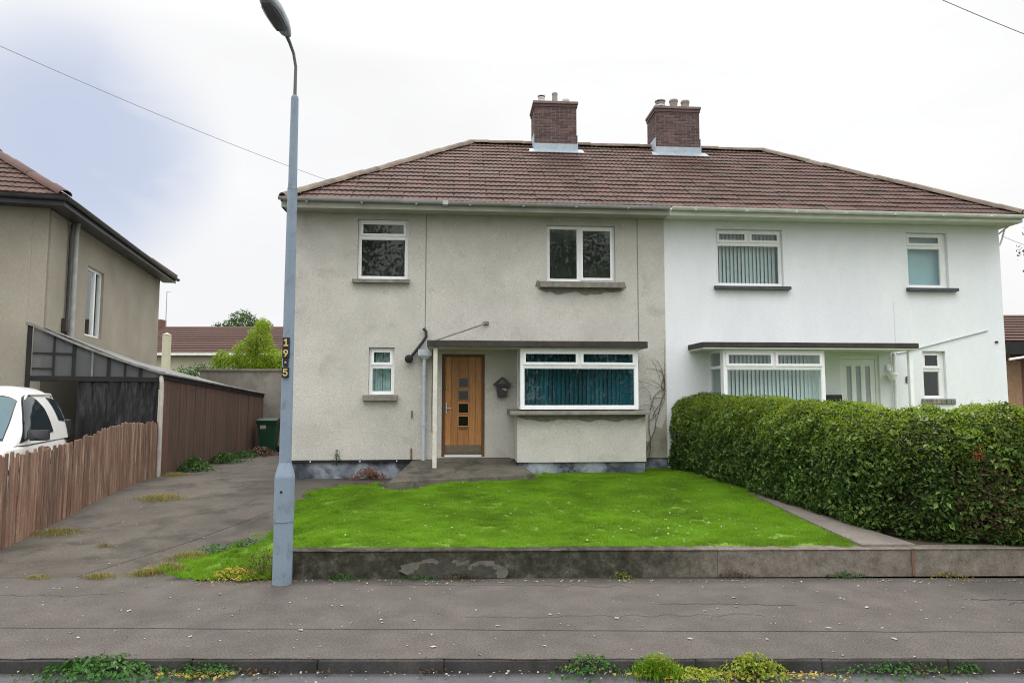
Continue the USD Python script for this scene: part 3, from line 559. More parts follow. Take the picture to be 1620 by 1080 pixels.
def chimney(T, roof, u0, u1, v0, v1, z0, z1, pots):
    c = T.part('chimney', box(u0 + .008, u1 - .008, v0 + .008, v1 - .008, z0, z1), 'mortar', label='brick chimney stack')
    ch = .075; nb = int((z1 - z0 - .16) / ch); bl = .225
    zb = z1 - .16 - nb * ch
    for i in range(nb):
        za, zc = zb + i * ch, zb + i * ch + .064
        n = int(round((u1 - u0) / bl)); w = (u1 - u0) / n; off = 0 if i % 2 else w / 2
        e = np.unique(np.clip(np.concatenate([[u0], u0 + off + w * np.arange(0, n + 1), [u1]]), u0, u1))
        for a, b in zip(e[:-1], e[1:]):
            if b - a > .03: T.part('brick', box(a + .005, b - .005, v0 + R.normal(0, .0015), v0 + .1, za, zc, .004), 'chimney_brick', c)
        n = int(round((v1 - v0 - .104) / bl)); w = (v1 - v0 - .104) / n; off = w / 2 if i % 2 else 0
        e = np.unique(np.clip(np.concatenate([[v0 + .104], v0 + .104 + off + w * np.arange(0, n + 1), [v1]]), v0 + .104, v1))
        for a, b in zip(e[:-1], e[1:]):
            if b - a > .03:
                T.part('brick', box(u0 + R.normal(0, .0015), u0 + .1, a + .005, b - .005, za, zc), 'chimney_brick', c)
                T.part('brick', box(u1 - .1, u1 + R.normal(0, .0015), a + .005, b - .005, za, zc), 'chimney_brick', c)
    T.part('corbel', box(u0 - .018, u1 + .018, v0 - .018, v1 + .018, z1 - .155, z1 - .08, .006), 'chimney_brick', c)
    T.part('corbel', box(u0 - .038, u1 + .038, v0 - .038, v1 + .038, z1 - .078, z1 - .008, .008), 'chimney_cap', c)
    T.part('flaunching', hull([(u0 - .02, v0 - .02, z1 - .007), (u1 + .02, v0 - .02, z1 - .007), (u0 - .02, v1 + .02, z1 - .007), (u1 + .02, v1 + .02, z1 - .007), (u0 + .2, v0 + .2, z1 + .045), (u1 - .2, v0 + .2, z1 + .045), (u0 + .2, v1 - .2, z1 + .045), (u1 - .2, v1 - .2, z1 + .045)]), 'mortar', c)
    for (pu, r0, r1, h, m, cowl) in pots:
        vv = (v0 + v1) / 2 - .05
        T.part('chimney_pot', lathe([(r0, 0), (r0, .03), (r0 * .93, .05), (r1 * .9, h - .06), (r1, h - .05), (r1, h), (r1 * .8, h), (r1 * .75, h - .12)], 18, (pu, vv, z1 + .02)), m, c, smooth=40)
        if cowl: T.part('cowl', cat([lathe([(r1 * 1.15, h + .02), (r1 * 1.18, h + .05), (r1 * .9, h + .10), (.02, h + .12)], 18, (pu, vv, z1 + .02)), lathe([(r1 * 1.06, h * .45), (r1 * 1.08, h * .55), (r1 * 1.06, h * .62)], 18, (pu, vv, z1 + .02))]), 'steel', c, smooth=40)
    zs = lambda v: EAVE_Z + (RIDGE_Z - EAVE_Z) * (v - EAVE_V) / (RIDGE_V - EAVE_V)
    zf = zs(v0)
    T.part('flashing', [box(u0 - .025, u1 + .025, v0 - .03, v0 - .004, zf + .01, zf + .20, .006),
                        box(u0 - .028, u0 - .004, v0 - .003, v1, zf + .05, RIDGE_Z + .14, .006), box(u1 + .004, u1 + .028, v0 - .003, v1, zf + .05, RIDGE_Z + .14, .006),
                        slab([(u0 - .16, v0 - .24, zs(v0 - .24) + .062), (u1 + .16, v0 - .24, zs(v0 - .24) + .062), (u1 + .13, v0 - .004, zf + .066), (u0 - .13, v0 - .004, zf + .066)], .006)], 'lead', c, label='lead flashing')

def stay(T, a, b, m, r=.014): T.part('stay_rod', tube([a, b], r, 8), m)

def house(side):
    grey = side < 0
    u0, u1 = (UL, UM) if grey else (UM, UR)
    wm = 'pebbledash' if grey else 'white_render'
    T = Thing('semi_detached_house',
              'grey pebbledashed half of the semi-detached pair, wooden front door and teal blinds' if grey else 'white rendered half of the semi-detached pair behind the hedge, white front door',
              'house', 'the two halves of the semi-detached pair', at=O, rotz=YAW, shift=((u0 + u1) / 2, VB / 2, 0))
    holes = []
    # openings and windows
    if grey:
        w = window(T, holes, -3.10, -2.10, 4.235, 5.45, [(-3.045, -2.155, 5.13, 5.395, True), (-3.045, -2.155, 4.29, 5.06, False)], label='upper window, top light over fixed pane'); sill(T, w, -3.19, -2.06, 4.15, 4.234)
        w = window(T, holes, .715, 2.135, 4.23, 5.40, [(.77, 1.36, 4.285, 5.345, False), (1.43, 2.08, 4.285, 5.345, True)], label='upper window, fixed pane beside casement'); sill(T, w, .56, 2.265, 4.10, 4.229, v0=-.12)
        w = window(T, holes, -2.845, -2.34, 1.93, 2.865, [(-2.79, -2.395, 2.53, 2.81, True), (-2.79, -2.395, 1.985, 2.46, False)], label='small lower window with net curtain'); sill(T, w, -2.945, -2.27, 1.815, 1.929)
        for a, b in ((-2.80, -2.60), (-2.585, -2.38)):
            xx = np.linspace(a, b, 40); zz = np.array([1.96, 2.83]); vv = .24 + .018 * np.sin(xx * 110 + a) + .01 * np.sin(xx * 47)
            V = np.vstack([np.c_[xx, vv, np.full(40, z)] for z in zz]); F = [[i, i + 1, 41 + i] for i in range(39)] + [[i, 41 + i, 40 + i] for i in range(39)]
            T.part('curtain', (V, np.array(F)), 'net_curtain', w, smooth=True)
        holes.append(sbox(-1.40, .70, -.545, 2.74)); holes.append(sbox(.22, 1.75, 2.25, 2.74))
    else:
        w = window(T, holes, 4.27, 5.715, 4.19, 5.39, [(4.325, 4.955, 5.13, 5.335, True), (5.03, 5.66, 5.13, 5.335, True), (4.325, 5.66, 4.245, 5.06, False)], label='upper window with vertical blind'); sill(T, w, 4.21, 5.83, 4.11, 4.189, m='slate_sill')
        blind(T, 4.33, 5.66, 4.26, 5.38, .24, 'pale_blind', pitch=.083, ang=.48)
        w = window(T, holes, 8.45, 9.375, 4.20, 5.39, [(8.505, 9.25, 5.13, 5.335, True), (8.505, 9.25, 4.255, 5.06, False)], label='upper window with pale blue blind'); sill(T, w, 8.40, 9.52, 4.12, 4.199, m='slate_sill')
        T.part('roller_blind', [box(8.47, 8.835, .22, .226, 4.23, 5.36), box(8.845, 9.36, .24, .246, 4.23, 5.36)], 'blue_blind', w, label='pale blue blind in two drops')
        w = window(T, holes, 8.69, 9.20, 1.85, 2.85, [(8.735, 9.10, 2.50, 2.80, True), (8.735, 9.10, 1.90, 2.43, False)], label='small lower window')
        for k in range(7): T.part('sill_brick', box(8.62 + k * .108, 8.62 + k * .108 + .098, -.03 + R.normal(0, .003), .02, 1.73, 1.845, .006), 'sill_concrete', w)
        holes.append(sbox(6.87, .70, 7.73, 2.74)); holes.append(sbox(4.3, 1.75, 6.0, 2.74))
    # walls
    poly = sbox(u0, ZP, u1 - (0 if grey else .0), ZW)
    for hpoly in holes: poly = poly.difference(hpoly)
    wall_ = T.part('front_wall', wallprism(poly, 0, .27), wm)
    e = u0 if grey else u1
    T.part('side_wall', box(*((u0, u0 + .27) if grey else (u1 - .27, u1)), .272, VB - .002, ZP, ZW), wm)
    T.part('rear_wall', box(u0 + .002, u1 - .002, VB, VB + .27, ZP, ZW), wm)
    if grey: T.part('party_wall', box(u1 - .11, u1 + .11, .275, VB - .003, ZP, ZW), 'room_dark')
    a0, a1 = (u0 + .275, u1 - .115) if grey else (u0 + .115, u1 - .275)
    for zf in (.60, 3.05, 5.52): T.part('floor', box(a0, a1, .275, VB - .004, zf, zf + .09), 'room_dark')
    T.part('room_divider', box(a0, a1, 2.4, 2.5, .70, 5.5), 'room_dark')
    # plinth
    hp = sbox(u0 + .015, ZB, u1 - .015, ZP - .004)
    T.part('plinth', wallprism(hp, .02, .25), 'plinth_paint' if grey else 'white_render', label='painted plinth' if grey else None)
    T.part('plinth', box(*((u0 + .02, u0 + .25) if grey else (u1 - .25, u1 - .02)), .252, VB + .2, ZB, ZP - .004), 'plinth_paint' if grey else 'white_render')
    if grey:
        T.part('damp_course', box(u0 - .012, -1.55, -.014, .018, ZP - .045, ZP - .006), 'dark_paint', label='dark damp-course ledge')
        for uu in (-3.93, -2.98, -2.27): T.part('fixing', box(uu - .012, uu + .012, -.022, -.014, ZP - .04, ZP - .015, .004), 'white_plastic')
        for uu in (-1.74, 2.60):
            T.part('wall_joint', box(uu - .008, uu + .008, -.004, -.0005, 3.0 if uu > 0 else 3.2, ZW - .03), 'joint_strip')
        def stain(pu, w, z, h, seed):
            n = 40; t = np.linspace(0, 1, n); b = z - h * (.35 + .65 * meshkit.fbm(np.c_[t * 9, t * 0 + seed, t * 0], 3)) * np.minimum(1, np.minimum(t, 1 - t) * 9 + .25)
            return Polygon([(pu, z)] + [(pu + w * a, q) for a, q in zip(t, b)] + [(pu + w, z)])
        T.part('damp_stain', wallprism(stain(.52, 1.80, 4.10, .17, 2).buffer(0), -.0022, -.0004), 'damp_stain', label='dark damp patch beneath the sill')
        T.part('damp_stain', wallprism(Polygon([(.47, 4.12), (.56, 4.10), (.56, 4.25), (.50, 4.24)]), -.0022, -.0004), 'damp_stain', label='dark damp patch beside the sill')
        T.part('damp_stain', wallprism(Polygon([(2.27, 4.09), (2.36, 4.11), (2.33, 4.23), (2.27, 4.25)]), -.0022, -.0004), 'damp_stain', label='dark damp patch beside the sill')
    else:
        T.part('wall_joint', box(8.10, 8.112, -.004, -.0005, 2.95, 3.9), 'white_joint')
        T.part('conduit', tube([(8.12, -.012, 2.80), (8.25, -.012, 2.82), (10.17, -.012, 3.30)], .014, 8), 'white_joint', label='cable conduit sloping up the wall')
        T.part('wall_vent', box(10.33, 10.40, -.02, -.001, 3.03, 3.07, .004), 'black_plastic')
    # roof: deck, tiles, ridge, hips
    roof_pts = {}
    if grey:
        deck = [slab([(EL, EAVE_V, EAVE_Z), (UM, EAVE_V, EAVE_Z), (UM, RIDGE_V, RIDGE_Z), (RL, RIDGE_V, RIDGE_Z)], .05),
                slab([(UM, 2 * RIDGE_V - EAVE_V, EAVE_Z), (EL, 2 * RIDGE_V - EAVE_V, EAVE_Z), (RL, RIDGE_V, RIDGE_Z), (UM, RIDGE_V, RIDGE_Z)], .05),
                slab([(EL, 2 * RIDGE_V - EAVE_V, EAVE_Z), (EL, EAVE_V, EAVE_Z), (RL, RIDGE_V, RIDGE_Z)], .05)]
    else:
        deck = [slab([(UM, EAVE_V, EAVE_Z), (ER, EAVE_V, EAVE_Z), (RR, RIDGE_V, RIDGE_Z), (UM, RIDGE_V, RIDGE_Z)], .05),
                slab([(ER, 2 * RIDGE_V - EAVE_V, EAVE_Z), (UM, 2 * RIDGE_V - EAVE_V, EAVE_Z), (UM, RIDGE_V, RIDGE_Z), (RR, RIDGE_V, RIDGE_Z)], .05),
                slab([(ER, EAVE_V, EAVE_Z), (ER, 2 * RIDGE_V - EAVE_V, EAVE_Z), (RR, RIDGE_V, RIDGE_Z)], .05)]
    roof = T.part('roof', deck, 'roof_deck', label='hipped roof of brown concrete tiles')
    ay = np.array([0, RIDGE_V - EAVE_V, RIDGE_Z - EAVE_Z]); L = np.linalg.norm(ay); ay = ay / L
    if grey:
        hn = np.array([RIDGE_V - EAVE_V, -(RL - EL), 0.]); hn /= np.linalg.norm(hn); hp_ = (np.array([EL, EAVE_V, EAVE_Z]), hn)
        stk = (.80, 1.93, 2.98)
    else:
        hn = np.array([-(RIDGE_V - EAVE_V), -(ER - RR), 0.]); hn /= np.linalg.norm(hn); hp_ = (np.array([ER, EAVE_V, EAVE_Z]), hn)
        stk = (3.93, 5.12, 2.98)
    ua, ub = (EL, UM) if grey else (UM, ER)
    if grey: ua = UM - math.ceil((UM - EL) / .335) * .335
    mesh_tiles = tile_slope(T, roof, np.array([0, EAVE_V, EAVE_Z]), np.array([1., 0, 0]), ay, L, ua, ub, [hp_], skip=lambda x, y: stk[0] + .1 < x < stk[1] - .1 and EAVE_V + y * ay[1] > stk[2] + .02)
    zr = RIDGE_Z + .015
    if grey:
        ridge_run(T, roof, (RL, RIDGE_V, zr), (UM, RIDGE_V, zr), 9)
        ridge_run(T, roof, (EL + .03, EAVE_V + .03, EAVE_Z + .04), (RL, RIDGE_V, zr), 14, name='hip_tile')
        ridge_run(T, roof, (EL + .03, 2 * RIDGE_V - EAVE_V - .03, EAVE_Z + .04), (RL, RIDGE_V, zr), 14, name='hip_tile')
        chimney(T, roof, .80, 1.88, 2.98, 3.78, 7.7, 9.37, [(1.02, .10, .085, .22, 'pale_pot', True), (1.37, .085, .075, .34, 'clay_pot', False), (1.66, .11, .10, .17, 'pale_pot', False)])
    else:
        ridge_run(T, roof, (UM, RIDGE_V, zr), (RR, RIDGE_V, zr), 9)
        ridge_run(T, roof, (ER - .03, EAVE_V + .03, EAVE_Z + .04), (RR, RIDGE_V, zr), 14, name='hip_tile')
        ridge_run(T, roof, (ER - .03, 2 * RIDGE_V - EAVE_V - .03, EAVE_Z + .04), (RR, RIDGE_V, zr), 14, name='hip_tile')
        chimney(T, roof, 3.93, 5.08, 2.98, 3.78, 7.7, 9.34, [(4.16, .13, .12, .22, 'clay_pot', True), (4.52, .09, .115, .29, 'clay_pot', False), (4.83, .10, .115, .27, 'clay_pot', False)])
    # eaves: soffit, fascia, gutter
    s0, s1 = (EL + .02, UM - .003) if grey else (UM + .003, ER - .02)
    T.part('soffit', box(s0, s1, EAVE_V + .03, -.002, ZW - .055, ZW - .035), 'soffit_board' if grey else 'white_soffit')
    T.part('fascia', box(s0, s1, EAVE_V + .004, EAVE_V + .026, ZW - .075, ZW + .085), 'soffit_board' if grey else 'white_soffit')
    xs_ = (EL + .02, EL + .04) if grey else (ER - .04, ER - .02)
    T.part('fascia', box(*xs_, EAVE_V + .03, 2 * RIDGE_V - EAVE_V, ZW - .075, ZW + .085), 'dark_paint' if grey else 'white_soffit')
    T.part('soffit', box(*((EL + .042, UL - .003) if grey else (UR + .003, ER - .042)), .0, VB + .3, ZW - .055, ZW - .035), 'soffit_board' if grey else 'white_soffit')
    gz = ZW + .075
    if grey:
        gutter(T, [(EL - .02, EAVE_V - .06, gz + .03), (-1.35, EAVE_V - .06, gz + .012)], 'grey_gutter'); gutter(T, [(-1.33, EAVE_V - .063, gz + .004), (UM - .01, EAVE_V - .063, gz)], 'grey_gutter')
        T.part('gutter_bracket', box(-1.40, -1.29, EAVE_V - .13, EAVE_V + .003, gz - .075, gz + .004, .01), 'grey_gutter')
    else:
        gutter(T, [(UM + .01, EAVE_V - .062, gz), (ER + .02, EAVE_V - .062, gz - .02)], 'white_gutter', r=.064)
    for k in range(7):
        uu = s0 + .5 + k * 1.05
        T.part('gutter_bracket', box(uu - .02, uu + .02, EAVE_V - .128, EAVE_V + .003, gz - .07, gz - .056, .003), 'grey_gutter' if grey else 'white_gutter')
    # canopy, bay, porch
    vb, vc = -.74, -.86
    if grey:
        c0, c1, b0, b1 = -1.66, 2.55, .10, 2.385
        cp = T.part('canopy', box(c0 + .02, c1 - .02, vc + .02, -.001, 2.815, 2.885), 'cream_paint', label='flat canopy over door and bay')
        T.part('canopy_edge', cat([box(c0, c1, vc, vc + .10, 2.82, 2.945, .012), box(c0, c0 + .10, vc + .101, -.002, 2.82, 2.944), box(c1 - .10, c1, vc + .101, -.002, 2.82, 2.944)]), 'bitumen', cp, label='dark bitumen edge')
        T.part('canopy_felt', box(c0 + .101, c1 - .101, vc + .101, -.003, 2.886, 2.93), 'canopy_top', cp)
        stay(T, (-.52, -.02, 3.36), (-1.55, -.55, 2.95), 'joint_strip'); T.part('stay_bracket', box(-.58, -.47, -.035, -.001, 3.33, 3.40, .008), 'sill_concrete')
        T.part('porch_post', box(-1.545, -1.465, vc + .06, vc + .14, .42, 2.814, .006), 'cream_paint', label='peeling cream porch post')
        # door
        fr = sbox(-1.40, .66, -.545, 2.74).difference(sbox(-1.345, .66, -.60, 2.69))
        d = T.part('door', wallprism(fr, .05, .14), 'door_frame_wood', label='varnished wooden front door with four square panes')
        edges = [-1.343, -1.215, -1.08, -.865, -.735, -.602]
        sq = [(-1.075 + .005, -.868 - .005, zc - .095, zc + .095) for zc in (2.17, 1.915, 1.66, 1.405)]
        for i in range(5):
            pg = sbox(edges[i] + .003, .93, edges[i + 1] - .003, 2.688)
            if i == 2:
                for a, b, q, r_ in sq: pg = pg.difference(sbox(a, q, b, r_))
            T.part('door_board', wallprism(pg, .085, .125), 'door_wood', d)
        T.part('weather_board', [box(-1.343, -.602, .08, .125, .78, .927, .004), box(-1.343, -.602, .055, .12, .74, .775, .008)], 'weathered_wood', d, label='weathered grey bottom of the door')
        T.part('threshold', box(-1.34, -.605, .02, .13, .705, .738, .006), 'white_plastic', d)
        for a, b, q, r_ in sq:
            T.part('door_pane', box(a, b, .105, .111, q, r_), 'door_glass', d)
            T.part('pane_moulding', wallprism(sbox(a - .014, q - .014, b + .014, r_ + .014).difference(sbox(a + .004, q + .004, b - .004, r_ - .004)), .074, .0845), 'door_wood', d)
        T.part('letter_slot', box(-1.055, -.885, .076, .0845, 1.235, 1.275, .004), 'door_frame_wood', d)
        T.part('door_handle', [box(-1.325, -1.29, .066, .0845, 1.55, 1.78, .006), tube([(-1.308, .07, 1.66), (-1.308, .03, 1.66), (-1.21, .03, 1.66)], .009, 8)], 'steel', d)
        T.part('door_lock', lathe([(.026, 0), (.026, .012), (.018, .016)], 14), 'brass', d) if False else T.part('door_lock', box(-1.325, -1.285, .06, .0845, 2.03, 2.11, .01), 'brass', d)
        # bay
        base = Polygon([(b0 - .06, ZP), (b1 + .12, ZP), (b1 + .12, 1.55), (b0 - .06, 1.55)])
        T.part('bay_wall', wallprism(base, vb - .03, -.003), wm, label='rendered wall beneath the bay window')
        T.part('bay_plinth', box(b0 - .03, b1 + .10, vb - .005, -.004, ZB, ZP - .004), 'plinth_paint')
        T.part('bay_sill', hull([(u, v, z) for u in (b0 - .20, b1 + .20) for v, z in ((vb - .16, 1.552), (vb - .16, 1.60), (vb - .145, 1.615), (-.004, 1.64), (-.004, 1.552))]), 'sill_concrete', label='concrete bay sill')
        zt = 2.813
        w = window(T, None, b0, b1, 1.645, zt, lights_grid(b0, b1, 1.645, zt, [(.33, [1, 1], [True, True]), (1, [1], [False])], .068), v=vb, label='bay window with teal vertical blind')
        for s in (b0, b1):
            fr = sbox(vb + .072, 1.645, -.003, zt).difference(sbox(vb + .12, 1.70, -.05, zt - .055)); uu = s if s == b0 else s - .06
            sp = T.part('bay_side', sideprism(fr, uu, uu + .06), 'white_plastic'); T.part('pane', box(uu + .02, uu + .026, vb + .118, -.048, 1.698, zt - .053), 'window_glass', sp)
        blind(T, b0 + .07, b1 - .30, 1.66, zt - .02, vb + .20, 'teal_blind', pitch=.083, ang=.42)
        T.part('blind_stack', [rotm(box(b1 - .28 + .028 * i - .0435, b1 - .28 + .028 * i + .0435, vb + .199, vb + .2015, 1.66, zt - .07), .35, (0, 0, 1), (b1 - .28 + .028 * i, vb + .2, 0)) for i in range(8)], 'teal_blind', label='blind slats drawn together')
        T.part('damp_stain', mv(wallprism(stain(b0 - .055, b1 - b0 + .17, 1.548, .17, 6).buffer(0), -.0022, -.0004), (0, vb - .03, 0)), 'damp_stain', label='dark run-off stain beneath the bay sill')
        T.part('damp_stain', wallprism(stain(b1 + .125, UM - b1 - .14, .98, .36, 9).buffer(0).union(sbox(b1 + .125, ZP + .01, UM - .016, .97)), -.0022, -.0004) if False else wallprism(Polygon([(b1 + .125, ZP + .002), (UM - .016, ZP + .002), (UM - .016, 1.5), (UM - .12, 1.25), (UM - .25, 1.3), (UM - .36, 1.0), (b1 + .22, .98), (b1 + .125, .80)]), -.0022, -.0004), 'green_stain', label='greenish damp patch low on the wall beside the hedge')
        # pipes
        T.part('hopper', hull([(u, v, z) for u, v, z in [(-1.87, -.15, 2.82), (-1.60, -.15, 2.82), (-1.87, -.002, 2.82), (-1.60, -.002, 2.82), (-1.87, -.15, 2.70), (-1.60, -.15, 2.70), (-1.87, -.002, 2.70), (-1.60, -.002, 2.70), (-1.79, -.11, 2.63), (-1.69, -.11, 2.63), (-1.79, -.03, 2.63), (-1.69, -.03, 2.63)]]), 'grey_downpipe')
        T.part('downpipe', tube([(-1.745, -.075, 2.64), (-1.745, -.075, 1.5), (-1.742, -.075, .45)], .038, 12), 'grey_downpipe', smooth=40)
        for zz in (1.32, 2.3): T.part('pipe_clip', lathe([(.043, 0), (.045, .005), (.045, .04), (.043, .045)], 12, (-1.745, -.075, zz)), 'grey_downpipe')
        T.part('waste_pipe', tube([(-1.775, -.06, 3.24), (-1.72, -.06, 3.18), (-1.715, -.06, 3.08), (-1.80, -.06, 2.95), (-2.02, -.055, 2.66), (-2.06, -.02, 2.62)], .030, 10), 'black_plastic', label='black waste pipe', smooth=40)
        T.part('pipe_collar', lathe([(.075, -.05), (.08, -.03), (.08, .03), (.06, .05)], 14), 'black_plastic') if False else T.part('pipe_collar', rotm(lathe([(.06, -.05), (.082, -.035), (.082, .035), (.05, .05)], 14), 1.2, (1, 0, 0)) if False else mv(rotm(lathe([(.06, -.06), (.082, -.045), (.082, .0), (.05, .03)], 14), -1.35, (1, 0, 0)), (-2.05, -.06, 2.64)), 'black_plastic', smooth=40)
        T.part('hanging_cable', tube([(-1.60, -.02, 2.82), (-1.585, -.012, 2.4), (-1.60, -.012, 1.7), (-1.59, -.012, 1.22), (-1.56, -.012, 1.16), (-1.53, -.012, 1.2)], .006, 6), 'joint_strip')
        for uu, z0_, z1_ in ((-1.985, 1.47, 1.62), (-1.99, .66, .88)): T.part('wall_bracket', box(uu - .012, uu + .012, -.03, -.001, z0_, z1_, .004), 'rust')
        T.part('alarm_box', box(UL - .16, UL - .002, .12, .36, 5.02, 5.42, .02), 'white_gutter', label='pale box on the side wall under the eaves')
        T.part('alarm_box', hull([(UL - .13, .14, 5.018), (UL - .003, .14, 5.018), (UL - .13, .34, 5.018), (UL - .003, .34, 5.018), (UL - .06, .2, 4.93), (UL - .003, .2, 4.93), (UL - .06, .3, 4.93), (UL - .003, .3, 4.93)]), 'grey_gutter')
    else:
        c0, c1, b0, b1 = 3.63, 8.02, 4.07, 6.13
        cp = T.part('canopy', box(c0 + .02, c1 - .02, vc + .02, -.001, 2.815, 2.885), 'white_soffit', label='flat canopy over bay and door')
        T.part('canopy_edge', cat([box(c0, c1, vc, vc + .10, 2.845, 2.945, .012), box(c0, c0 + .10, vc + .101, -.002, 2.845, 2.944), box(c1 - .10, c1, vc + .101, -.002, 2.845, 2.944)]), 'bitumen', cp, label='dark bitumen edge')
        T.part('canopy_felt', box(c0 + .101, c1 - .101, vc + .101, -.003, 2.886, 2.93), 'canopy_top', cp)
        T.part('porch_post', box(7.84, 7.92, vc + .06, vc + .14, .42, 2.814, .006), 'white_plastic', label='white porch post')
        fr = sbox(6.87, .68, 7.73, 2.74).difference(sbox(6.93, .68, 7.67, 2.68))
        d = T.part('door', wallprism(fr, .05, .13), 'white_plastic', label='white front door with three tall panes')
        pg = sbox(6.935, .70, 7.665, 2.675); sl = [(7.045, 7.155), (7.25, 7.36), (7.455, 7.565)]
        for a, b in sl: pg = pg.difference(sbox(a, 1.05, b, 2.53))
        T.part('door_panel', wallprism(pg, .07, .115), 'white_plastic', d)
        for a, b in sl: T.part('door_pane', box(a, b, .09, .096, 1.05, 2.53), 'obscure_glass', d)
        T.part('bay_wall', wallprism(sbox(b0 - .06, ZP, b1 + .06, 1.55), vb - .03, -.003), wm)
        T.part('bay_sill', box(b0 - .14, b1 + .14, vb - .12, -.004, 1.552, 1.60, .01), 'white_render')
        zt = 2.813
        w = window(T, None, b0, b1, 1.605, zt, lights_grid(b0, b1, 1.605, zt, [(.33, [1, 1], [True, True]), (1, [1], [False])], .068), v=vb, label='bay window with pale vertical blind')
        for s in (b0, b1):
            uu = s if s == b0 else s - .06
            fr = sbox(vb + .072, 1.605, -.003, zt).difference(sbox(vb + .15, 1.66, -.05, 2.44)).difference(sbox(vb + .15, 2.50, -.05, zt - .055))
            sp = T.part('bay_side', sideprism(fr, uu, uu + .06), 'white_plastic'); T.part('pane', box(uu + .02, uu + .026, vb + .148, -.048, 1.658, 2.442), 'window_glass', sp); T.part('pane', box(uu + .02, uu + .026, vb + .148, -.048, 2.498, zt - .053), 'window_glass', sp)
        blind(T, b0 + .07, b1 - .07, 1.62, zt - .02, vb + .20, 'pale_blind', pitch=.083, ang=.45)
        T.part('porch_lamp', [box(7.86, 7.98, -.05, -.001, 2.42, 2.56, .01), lathe([(.03, .0), (.10, -.02), (.11, -.05), (.07, -.16), (.03, -.18)], 16, (7.92, -.13, 2.40)), tube([(7.92, -.03, 2.52), (7.92, -.13, 2.52), (7.92, -.13, 2.38)], .012, 8)], 'white_plastic', label='white wall lantern')
        T.part('downpipe', tube([(8.02, -.06, 2.80), (8.02, -.06, .5)], .034, 12), 'white_gutter', smooth=40)
        tm = meshkit.text_mesh('8', .13, .01, True); V = np.array(tm.vertices); T.part('house_number', (np.c_[8.27 + V[:, 0], -.003 - V[:, 2], 2.18 + V[:, 1]], np.array(tm.faces)), 'black_plastic')
        T.part('eave_bracket', [tube([(UR + .02, .02, 5.40), (UR + .14, .0, 5.50), (UR + .22, -.02, 5.56)], .018, 6), tube([(UR + .02, .02, 5.14), (UR + .08, .0, 5.3), (UR + .14, .0, 5.50)], .018, 6)], 'white_gutter', label='cable bracket at the corner under the eaves')
    return T
house(-1); house(1)

hyaw = YAW
def hw(u, v, z=0): return np.array([O[0] + u * math.cos(YAW) - v * math.sin(YAW), O[1] + u * math.sin(YAW) + v * math.cos(YAW), z])
# doorstep
st = Thing('doorstep', 'worn sloping concrete doorstep slab below the wooden front door', 'doorstep', at=O, rotz=YAW, shift=(-.8, -.9, .3))
st.part('slab', hull([(-1.95, -.02, .655), (.02, -.02, .655), (-1.95, -.02, .2), (.02, -.02, .2), (-2.0, -.7, .58), (.12, -.7, .60), (-2.25, -1.72, .43), (.30, -1.50, .515), (-2.25, -1.72, .2), (.30, -1.50, .2)]), 'step_concrete')
st.part('top_step', box(-1.52, -.03, -.40, -.021, .60, .69, .012), 'step_concrete', label='paler top step at the threshold')
# mail box
mb = Thing('mail_box', 'dark plum metal mail box with peaked lid beside the wooden door', 'mail box', at=O, rotz=YAW, shift=(-.2, -.06, 1.87))
def mp(pts, v0, v1): return wallprism(Polygon(pts), v0, v1)
mb.part('body', mp([(-.325, 2.13), (-.085, 2.13), (-.115, 1.88), (-.295, 1.88)], -.10, -.001), 'plum_metal')
mb.part('lid', mp([(-.385, 2.135), (-.205, 2.285), (-.025, 2.135), (-.055, 2.10), (-.355, 2.10)], -.125, -.0015), 'plum_metal')
mb.part('lid_panel', mp([(-.29, 2.15), (-.205, 2.235), (-.12, 2.15)], -.13, -.1255), 'bracket_metal')
mb.part('emblem', [box(-.20, -.12, -.103, -.1005, 2.035, 2.05), box(-.17, -.11, -.103, -.1005, 2.01, 2.02)], 'steel', label='small pale marks on the front')
lb = Thing('letter_box', 'square black letter box beside the white front door', 'letter box', at=O, rotz=YAW, shift=(6.68, -.06, 1.5))
lb.part('body', box(6.54, 6.83, -.11, -.001, 1.55, 1.93, .008), 'black_plastic'); lb.part('flap', box(6.555, 6.815, -.116, -.1105, 1.80, 1.88, .003), 'car_trim')
# dead vine on the wall
vn = Thing('dried_vine', 'leafless dried climber on the grey wall right of the bay window', 'climber', at=O, rotz=YAW, shift=(2.75, -.02, .5))
rv = np.random.default_rng(5)
def vine(p, ang, L, r, depth):
    n = max(4, int(L / .09)); P = [np.array(p)]; a = ang
    for i in range(n):
        a += rv.normal(0, .22); P.append(P[-1] + .09 * np.array([math.cos(a), 0, math.sin(a)]) + [0, rv.normal(0, .004), 0]); P[-1][1] = min(P[-1][1], -.008); P[-1][0] = min(max(P[-1][0], 2.50), 3.12)
    vn.part('stem', tube(P, np.linspace(r, r * .4, len(P)), 5), 'dead_twig')
    if depth:
        for k in range(3 if depth > 1 else 2):
            i = rv.integers(n // 4, n); vine(P[i], a + rv.choice([-1, 1]) * rv.uniform(.4, .9), L * rv.uniform(.3, .55), r * .6, depth - 1)
vine((2.78, -.02, .7), 1.62, 3.1, .010, 2); vine((2.70, -.02, .7), 1.75, 2.2, .008, 2); vine((2.86, -.02, 1.5), 1.4, 1.3, .007, 1)

